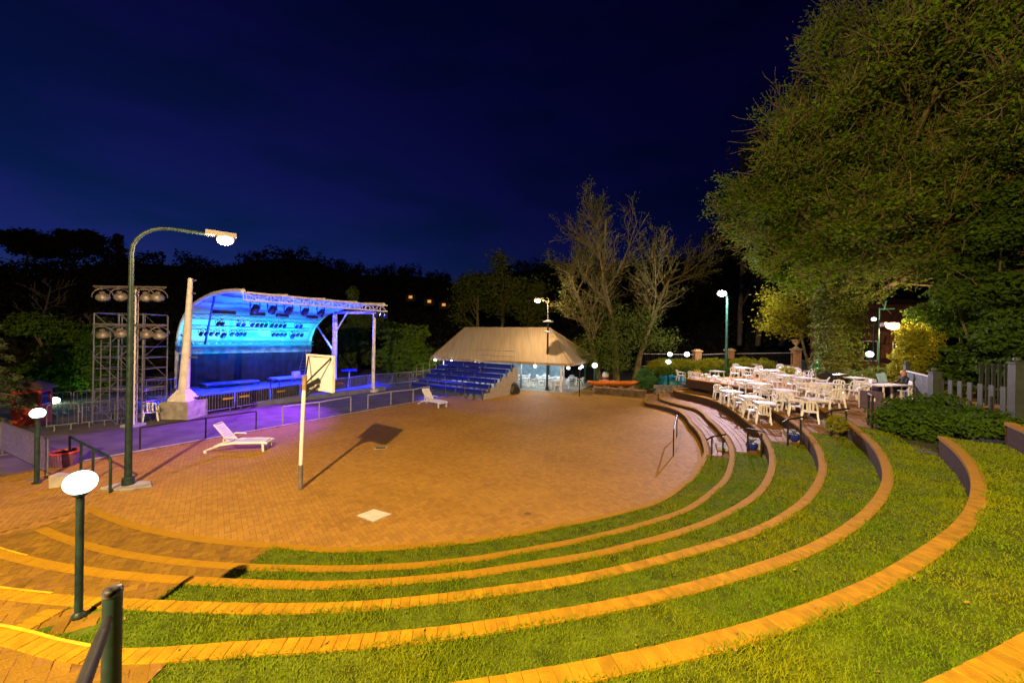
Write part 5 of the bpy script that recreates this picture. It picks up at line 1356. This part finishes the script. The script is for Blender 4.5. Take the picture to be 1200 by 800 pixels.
# the great tree at the right with its ivy covered trunk
random.seed(11)
BIG = dict(n=(10, 7, 5, 4), w=(.06, .10, .12, .14), up=(.012, .02, .035, .08), tp=(.3, .3, .3, .4), k=(12, 9, 6), s=(.25, .12, .15), a=(.75, .7, .6), l=(.40, .50, .85), r=(.5, .5, .6), leaf=2, rmin=.017)
tb = Vector((20.3, 24.0, 1.72)); heads = []
for az, el, L in ((178, 40, 4.8), (195, 42, 5.6), (215, 30, 7.0), (238, 30, 8.6), (262, 30, 11.0), (285, 34, 11.0), (300, 30, 12.5), (320, 38, 12), (160, 60, 6.5), (205, 60, 8.0), (235, 58, 11.5), (268, 58, 14.5), (295, 58, 15), (325, 60, 15), (120, 60, 9), (340, 40, 12), (345, 20, 11), (350, 62, 14), (330, 22, 11), (310, 18, 10), (225, 46, 9.5), (278, 45, 14), (310, 46, 15), (250, 68, 15.0), (270, 76, 15.5), (300, 74, 16), (215, 68, 13)):
    a_, e_ = R(az), R(el); heads.append(((0, 0, 4.6 + random.uniform(-.6, 1.4)), (math.cos(a_) * math.cos(e_), math.sin(a_) * math.cos(e_), math.sin(e_)), L, .24))
heads = [((0, 0, -.1), (0, 0, 1), 7.0, .75)] + heads
bt = thing('great_tree', 'huge leafy tree with ivy covered trunk overhanging the tables', 'tree', tb)
segs, tips = [], []
for i, (off, d, L, r) in enumerate(heads):
    if i == 0: segs.append(([tb + Vector((0, 0, z)) for z in (-.1, 2, 4, 6, 8)], [.85, .7, .62, .55, .4], 0))
    else:
        s0 = len(segs); grow(segs, tips, tb + Vector(off), Vector(d).normalized(), L, r, 0, BIG)
build_segs(bt, [(p, r, 0 if i == 0 else max(1, l)) for i, (p, r, l) in enumerate(segs)], M_bark, tb)
Pp, Nn = sprays([q for q in tips if q[2] == 2], 19, .36, .42); print('big tree leaves', len(Pp), len(tips))
link('crown', leaf_mesh('crown', Pp - np.array(tb), Nn, .17, M_leaf), bt)
iv = [blob_points((0, 0, .3 + i * .85), (1.35 + .12 * math.sin(i * 2), 1.3, .9), 1500, .7, 6) for i in range(8)]
for hd in heads[1:]:
    off = Vector(hd[0]); dv = Vector(hd[1]).normalized()
    for q in (1.0, 2.2, 3.6, 5.0): iv.append(blob_points(tuple(off + dv * q), (.75, .75, .6), 420, .5, 5))
link('ivy', leaf_mesh('ivy', np.concatenate([q[0] for q in iv]), np.concatenate([q[1] for q in iv]), .16, M_leafo), bt)

# dense broadleaf mass behind the picket fence, and its neighbours
B0 = Vector((21.5, 17.2, 1.72))
bl = []
for i in range(46):
    a_ = random.uniform(0, 2 * PI); rr_ = 3.6 * random.random() ** .5; z = random.uniform(.6, 9.5); k = 1 - .35 * (z / 9.5)
    bl.append(((rr_ * math.cos(a_) * k * 1.15, rr_ * math.sin(a_) * .75 * k, z), (1.15, 1.05, .62), 900))
shrub('tall dense broadleaf tree rising behind the picket fence', B0, bl, M_leafd, .19, name='tree', cat='tree')
B1 = Vector((27.5, 19.0, 1.72)); bl = []
for i in range(40):
    a_ = random.uniform(0, 2 * PI); rr_ = 4.2 * random.random() ** .5; z = random.uniform(1, 17)
    bl.append(((rr_ * math.cos(a_), rr_ * math.sin(a_) * .8, z), (1.5, 1.3, .8), 700))
shrub('tall leafy tree at the right frame edge under the great tree', B1, bl, M_leafd, .24, name='tree', cat='tree')
c_ = D(1068, 415, 19.5); c_.z = 1.72
shrub('yellow lit shrub beside the flood lamp behind the fence corner', c_, [((-.3, 0, .7), (.9, .8, .8), 1500), ((.2, .1, 1.7), (.95, .8, .9), 1700), ((.6, 0, 2.6), (.9, .7, .9), 1500), ((-.1, 0, 2.9), (.6, .6, .7), 800)], M_leafy, .17)
c_ = D(1030, 440, 20.5); c_.z = 1.72
shrub('low dark shrub with a few yellow leaves behind the long table', c_, [((-.9, 0, .5), (.9, .7, .7), 900), ((.3, 0, .6), (.9, .7, .8), 900), ((1.3, -.2, .5), (.8, .6, .7), 700)], M_leafo, .15)
random.seed(5)
SM = dict(n=(6, 5, 4), w=(.06, .12, .14), up=(.02, .05, .03), tp=(.4, .3, .4), k=(9, 7), s=(.4, .2), a=(.8, .7), l=(.5, .5), r=(.5, .5), leaf=1, rmin=.012)
c_ = D(950, 425, 28); c_.z = 1.72
tree('small yellow green tree above the rock fountain', c_, [((0, 0, 0), (-.15, 0, 1), 5.4, .12)], SM, M_bark, M_leafy, 22, .36, .6, .17)
# shrubs in front of the fence
for i, (px, py, z, w, hgt) in enumerate(((1054, 490, 1.72, .62, .70), (1062, 505, 1.72, .95, .80), (1095, 515, 1.72, .85, .75), (1098, 492, 1.72, .9, .95), (1132, 506, 1.9, .95, .70), (1162, 512, 2.0, .8, .60))):
    p = G(px, py, z); shrub(f'low spreading green shrub in front of the picket fence, {ORD[i]} from the left', p, [((0, 0, hgt * .42), (w, w * .75, hgt * .55), 1500), ((w * .4, .1, hgt * .5), (w * .6, w * .6, hgt * .45), 600), ((-w * .5, -.1, hgt * .35), (w * .6, w * .5, hgt * .4), 600)], M_leafd, .095, 'shrubs before the picket fence')
p = G(981, 512, 1.3); shrub('leafy pale green pot plant beside the third handrail', p, [((0, 0, .42), (.34, .30, .28), 700)], M_leafy, .10, aspect=.3)
# hedge in front of the railings
hx_ = [(775, 440, 31, 1.0), (800, 440, 31, 1.1), (824, 440, 31, 1.2), (846, 438, 31, 1.3), (868, 437, 31, 1.45), (888, 437, 30.5, 1.5)]
for i, (px, py, Y, hgt) in enumerate(hx_):
    c_ = D(px, py, Y); b = Vector((c_.x, Y, 1.3))
    shrub(f'yellow green hedge shrub below the railings, {ORD[i]} from the left', b, [((0, .2, .55), (1.05, .8, .75), 1300), ((.3, -.2, .5 + hgt * .35), (.9, .7, .6), 1300), ((-.4, .1, .5 + hgt * .3), (.8, .7, .6), 900)], M_leafy, .17, 'hedge shrubs below the railings', aspect=.25)
    shrub(f'dark green low hedge shrub under the yellow ones, {ORD[i]} from the left', b + Vector((0, -1.3, .3)), [((0, 0, .1), (1.0, .5, .5), 700)], M_leafd, .14, 'dark low hedge shrubs', stem=False)
c_ = D(816, 440, 29); shrub('small bush of yellow flowers at the left end of the table terrace', Vector((c_.x, 29, 1.3)), [((0, 0, .35), (.6, .5, .35), 500)], mat('yellow petal', (.55, .42, .02), .6), .12)
c_ = G(923, 449, 1.72); shrub('light green bush between the tables near the mesh fence', c_ + Vector((1.0, 1.5, 0)), [((0, 0, .45), (.55, .45, .5), 700)], M_leafy, .14)
c_ = D(758, 441, 31); shrub('round clipped green bush beside the teal covered boats', Vector((c_.x, 31, .1)), [((0, 0, .95), (.95, .95, .85), 4200)], mat('clipped leaf', (.03, .13, .02), .55, scale=.5, attr='tone', col2=(.05, .17, .03), trans=.2), .11)
# bushes about the stage and the left edge
c_ = D(478, 440, 39); c_.z = 0
bl = [((random.uniform(-2.6, 2.6), random.uniform(-1, 1), random.uniform(.8, 5.2)), (1.3, 1.1, .9), 600) for _ in range(22)]
shrub('big round olive tree canopy behind the bare barriers right of the stage', c_, bl, M_leaf, .24, name='tree', cat='tree')
c_ = D(418, 440, 44); c_.z = 0
bl = [((random.uniform(-2.8, 2.8), random.uniform(-1, 1), random.uniform(.8, 6.5)), (1.3, 1.1, .9), 500) for _ in range(20)] + [((-.6, 0, z), (.9 - .08 * (z - 6), .8, .8), 350) for z in (7, 8, 9)]
shrub('dark leafy tree rising behind the right end of the stage', c_, bl, M_leafo, .26, name='tree', cat='tree')
c_ = D(90, 470, 25); c_.z = 0
bl = [((random.uniform(-2.6, 2.6), random.uniform(-1, 1), random.uniform(.5, 4.6)), (1.1, 1.0, .8), 500) for _ in range(24)]
shrub('green lit leafy tree behind the scaffold tower', c_, bl, M_leafd, .2, name='tree', cat='tree')
q = D(64, 469, 22.3)
t = thing('garden_lamp', 'greenish white lamp glowing in the leaves behind the kiosk', 'lamp', (q.x, q.y, 0))
m = MB(); m.tube([(0, 0, 0), (0, 0, q.z - .15)], .04, 8); m.build('post', M_black, t, True)
m = MB(); m.ball((0, 0, q.z), .26, .2, .17, 14, 8); m.build('lamp_glass', mat('green lamp glow', (1, 1, 1), emit=16, ecol=(.65, 1.0, .6)), t, True)
lamp('garden_light', 'POINT', q + Vector((.2, .5, .6)), (.45, 1.0, .45), 30, .15)
# conifer at the left edge
cb = Vector((-19.9, 13.6, 0)); t = thing('conifer_tree', 'conifer with drooping layered boughs at the left frame edge', 'tree', cb)
m = MB(); m.tube([(0, 0, 0), (0, 0, 3), (0, 0, 7)], [.2, .14, .03], 8); m.build('trunk', M_barkd, t, True)
A, B = [], []; m = MB()
for i in range(60):
    z = 1.3 + 5.2 * i / 60; L = 2.1 * (1 - z / 7.6) + .25; a_ = i * 2.4
    e = Vector((math.cos(a_) * L, math.sin(a_) * L, -.12 * L)); m.tube([(0, 0, z), Vector((0, 0, z)) + e * .6 + Vector((0, 0, .1)), Vector((0, 0, z)) + e], [.03, .02, .006], 4)
    k = 420; f = rng.random(k) ** .6; sd = rng.normal(size=k) * .22 * (1.1 - f * .5)
    P_ = np.outer(f, np.array(e)) + np.array([0, 0, z]) + np.outer(sd, np.array([-math.sin(a_), math.cos(a_), 0])); P_[:, 2] -= np.abs(sd) * .45 + rng.random(k) * .12; P_[:, 2] += .25 * f * (1 - f)
    A.append(P_); B.append(rng.normal(size=(k, 3)) * .5 + np.array([0, 0, 1]))
m.build('boughs', M_barkd, t, True)
link('needles', leaf_mesh('needles', np.concatenate(A), np.concatenate(B), .15, M_leafc, .22), t)

# ---------------------------------------------------------------- hills and the dark wood
def hz(x, y):
    r = np.hypot(x, y); a = np.arctan2(x, y)
    top = 31 * np.cos(a) + 4 * np.exp(-((a + .85) / .28) ** 2) + 30 * np.clip((a - .28) / .5, 0, 1) + 3 * np.sin(a * 9) + 1.5 * np.sin(a * 23 + 1)
    return -0.5 + top * np.clip((r - 62) / 95, 0, 1) ** 1.25
aa = np.linspace(-1.45, 1.45, 120); rr_ = np.concatenate([np.linspace(60, 160, 14), np.array([190, 260])])
X = np.outer(np.sin(aa), rr_); Yy = np.outer(np.cos(aa), rr_); Z = hz(X, Yy); Z[:, -1] = -2; Z[:, -2] *= .8
V = np.stack([X, Yy, Z], -1).reshape(-1, 3); nr = len(rr_)
Fq = np.array([(i * nr + j, i * nr + j + 1, (i + 1) * nr + j + 1, (i + 1) * nr + j) for i in range(len(aa) - 1) for j in range(nr - 1)])
o = link('hills', mesh_np('hills', V, Fq, M_hill, True)); o['kind'] = 'structure'
A, B = [], []
for i in range(1500):
    a = rng.uniform(-1.25, 1.2); r = 64 + 98 * rng.random() ** .8; x, y = r * math.sin(a), r * math.cos(a); h_ = rng.uniform(2.6, 4.6); w = h_ * rng.uniform(.35, .6)
    p, q = blob_points((x, y, float(hz(np.array(x), np.array(y))) + h_ * .5), (w, w, h_ * .6), 80, .5); A.append(p); B.append(q)
o = link('forest', leaf_mesh('forest', np.concatenate(A), np.concatenate(B), .75, M_leafs, .7)); o['kind'] = 'stuff'; o['label'] = 'dark wooded hillside behind the stage and pavilion'
# trees that stand out against the sky or the wood
UMB = dict(n=(7, 5, 4, 3), w=(.04, .12, .15, .2), up=(.02, .03, .02, .0), tp=(.5, .3, .4, .4), k=(9, 7, 5), s=(.5, .3, .3), a=(1.0, .8, .8), l=(.55, .5, .45), r=(.5, .5, .5), leaf=2, rmin=.05)
def far_tree(lab, px, pyb, pyt, Y, P, bark, leaf, per, sp, size, grp, dirx=0, r=.35, flat=.35, seed=1):
    random.seed(seed); b = D(px, pyb, Y); e = D(px, pyt, Y); L = e.z - b.z
    return tree(lab, b, [((0, 0, 0), (dirx, 0, 1), L, r)], P, bark, leaf, per, sp, flat, size, grp)
far_tree('flat topped pine silhouette at far left on the skyline', 30, 330, 284, 95, UMB, M_barkg, M_leafs, 7, .8, .9, 'skyline pines', -.1, seed=3)
far_tree('broader flat topped pine silhouette second from the left on the skyline', 72, 335, 279, 95, UMB, M_barkg, M_leafs, 7, .8, .9, 'skyline pines', .1, seed=4)
b = D(136, 330, 98); t = thing('conifer_tree', 'pointed conifer silhouette on the skyline left of the curved lamp', 'tree', b)
hgt = D(136, 272, 98).z - b.z; m = MB(); m.tube([(0, 0, 0), (0, 0, hgt)], [.4, .05], 6); m.build('trunk', M_barkg, t, True)
A, B = [], []
for i in range(12):
    z = hgt * (.15 + .83 * i / 12); p, q = blob_points((rng.normal() * .3, 0, z), (3.6 * (1 - i / 13) + .4, 3.6 * (1 - i / 13) + .4, .8), 90, .2); A.append(p); B.append(q)
link('crown', leaf_mesh('crown', np.concatenate(A), np.concatenate(B), .8, M_leafs), t)
GUM = dict(n=(7, 6, 5, 4), w=(.07, .14, .16, .18), up=(.03, .04, .05, .04), tp=(.4, .3, .3, .4), k=(8, 6, 5), s=(.3, .25, .2), a=(.7, .7, .6), l=(.55, .5, .5), r=(.5, .55, .55), leaf=2, rmin=.035)
for i, (px, yt, lab, sd) in enumerate(((560, 335, 'pale branched gum tree dimly lit behind the pavilion, first from the left', 8), (588, 330, 'pale branched gum tree dimly lit behind the pavilion, second from the left', 9), (618, 350, 'pale branched gum tree dimly lit behind the pavilion, third from the left', 10))):
    far_tree(lab, px, 410, yt, 52, GUM, M_bark, M_leafo, 3, .6, .45, 'gum trees behind the pavilion', .15 * (i - 1), .3, .6, sd)
for i, (px, yt, sd) in enumerate(((866, 262, 21), (888, 240, 22), (915, 255, 23))):
    far_tree(f'tall dark tree in the gloom beyond the green lamp pole, {ORD[i]} from the left', px, 405, yt, 52, GUM, M_barkg, M_leafs, 6, .9, .6, 'dark trees beyond the railings', .05, .35, .6, sd)
BARE = dict(n=(8, 6, 4), w=(.04, .1, .12), up=(.02, .03, .05), tp=(.2, .3, .4), k=(12, 6), s=(.3, .2), a=(1.1, .7), l=(.35, .5), r=(.4, .5), leaf=3, rmin=.03)
far_tree('bare grey dead tree faint against the dark wood at left', 45, 420, 335, 45, BARE, M_barkg, None, 0, 0, 0, None, 0, .2, seed=31)
far_tree('second faint bare tree between the conifer and scaffold tower', 92, 420, 370, 42, BARE, M_barkg, None, 0, 0, 0, None, .2, .15, seed=32)
for i, (px, py) in enumerate(((481, 348), (503, 353), (520, 357))):
    c_ = D(px, py, 88); t = thing('distant_house', f'tiny amber lit house window in the wood, {ORD[i]} from the left', 'house', c_, 0, 'distant lit houses in the wood')
    m = MB(); m.box((0, .8, -.2), (2.2, 1.4, 1.6)); m.build('wall', M_roofdark, t); m = MB(); m.box((0, .8, .75), (2.4, 1.6, .5), taper=.3); m.build('roof', M_roofdark, t)
    m = MB(); m.box((0, .08, 0), (.8, .06, .6)); m.build('window', E_amber, t)

# dead leaves and scraps scattered on lawns and plaza
P_ = []
for _ in range(300):
    k = random.choice((0, 0, 3, 4, 5, 5, 6, 6)); 
    if k == 0: x, y = random.uniform(-9, 7), random.uniform(9, 20)
    else: X_, Y_ = XY(random.uniform(GL[k], GR[k]), 0); t_ = random.uniform(GL[k], GR[k]); x, y = XY(t_, float(RK(k, t_)) + random.uniform(.02, .9))
    if k == 0 and polar(x, y)[1] > float(RK(1, polar(x, y)[0])) - .1: continue
    P_.append((x, y, ZT[k] + (.012 if k == 0 else .02)))
P_ = np.array(P_); o = link('fallen_leaves', leaf_mesh('fallen_leaves', P_, rng.normal(size=P_.shape) * .3 + np.array([0, 0, 1]), .032, mat('dead leaf', (.16, .09, .02), .8, attr='tone', col2=(.30, .22, .03), scale=3), .6)); o['kind'] = 'stuff'

bx = D(1045, 430, 31); t = thing('brick_building', 'dim red brick building behind the flood lamp and shrubs', 'building', (bx.x, 31.0, 1.0))
m = MB(); m.box((0, 2, 3.2), (7.0, 4.0, 6.4)); m.build('wall', mat('dim brick', (.20, .09, .06), .85, var=.25, scale=3, bump=.4), t)
m = MB(); m.box((0, 1.6, 6.55), (7.8, 5.4, .25)); m.build('roof', M_roofdark, t)
for x in (-1.8, 0.6):
    m = MB(); m.box((x, -.03, 2.6), (1.1, .06, 1.5)); w = m.build('window', M_glassdk, t)
    m = MB()
    for q in (-.58, .58): m.box((x + q, -.06, 2.6), (.08, .06, 1.6))
    for q in (-.78, .78): m.box((x, -.06, 2.6 + q), (1.08, .06, .08))
    m.build('frame', M_whitep, w)
# ---------------------------------------------------------------- stage lighting (blue floods and cyan cyclorama lamps)
cl = S(SL / 2, 8.6, 3.62)
lamp('cyclorama_light', 'AREA', cl, (.0, .58, .80), 520, size=SL * .95, sizey=.25, aim=S(SL / 2, 10.4, 4.6)).rotation_euler
for i, s_ in enumerate((1.5, 4.75, 8.0)):
    lamp('stage_flood', 'SPOT', S(s_, 3.0, 5.5), (.004, .010, 1.0), 45000, .25, aim=S(s_, 4.3, 0), spot=R(86), blend=.6)
    lamp('canopy_light', 'SPOT', S(s_, 6.0, 2.6), (.004, .040, 1.0), 11000, .4, aim=S(s_, 4.4, 6.5), spot=R(96), blend=.6)
for s_ in (1.2, 4.6, 8.0): lamp('truss_light', 'SPOT', S(s_, 1.9, 3.6), (.05, .07, 1.0), 2600, .2, aim=S(s_, -.2, 6.4), spot=R(100), blend=.8)
lamp('front_flood', 'SPOT', S(5.0, -.3, 6.0), (.30, .04, 1.0), 26000, .3, aim=G(285, 492), spot=R(60), blend=1)
lamp('stand_flood', 'SPOT', S(9.0, -.1, 6.0), (.03, .04, 1.0), 20000, .3, aim=G(540, 450, 1), spot=R(45), blend=.5)
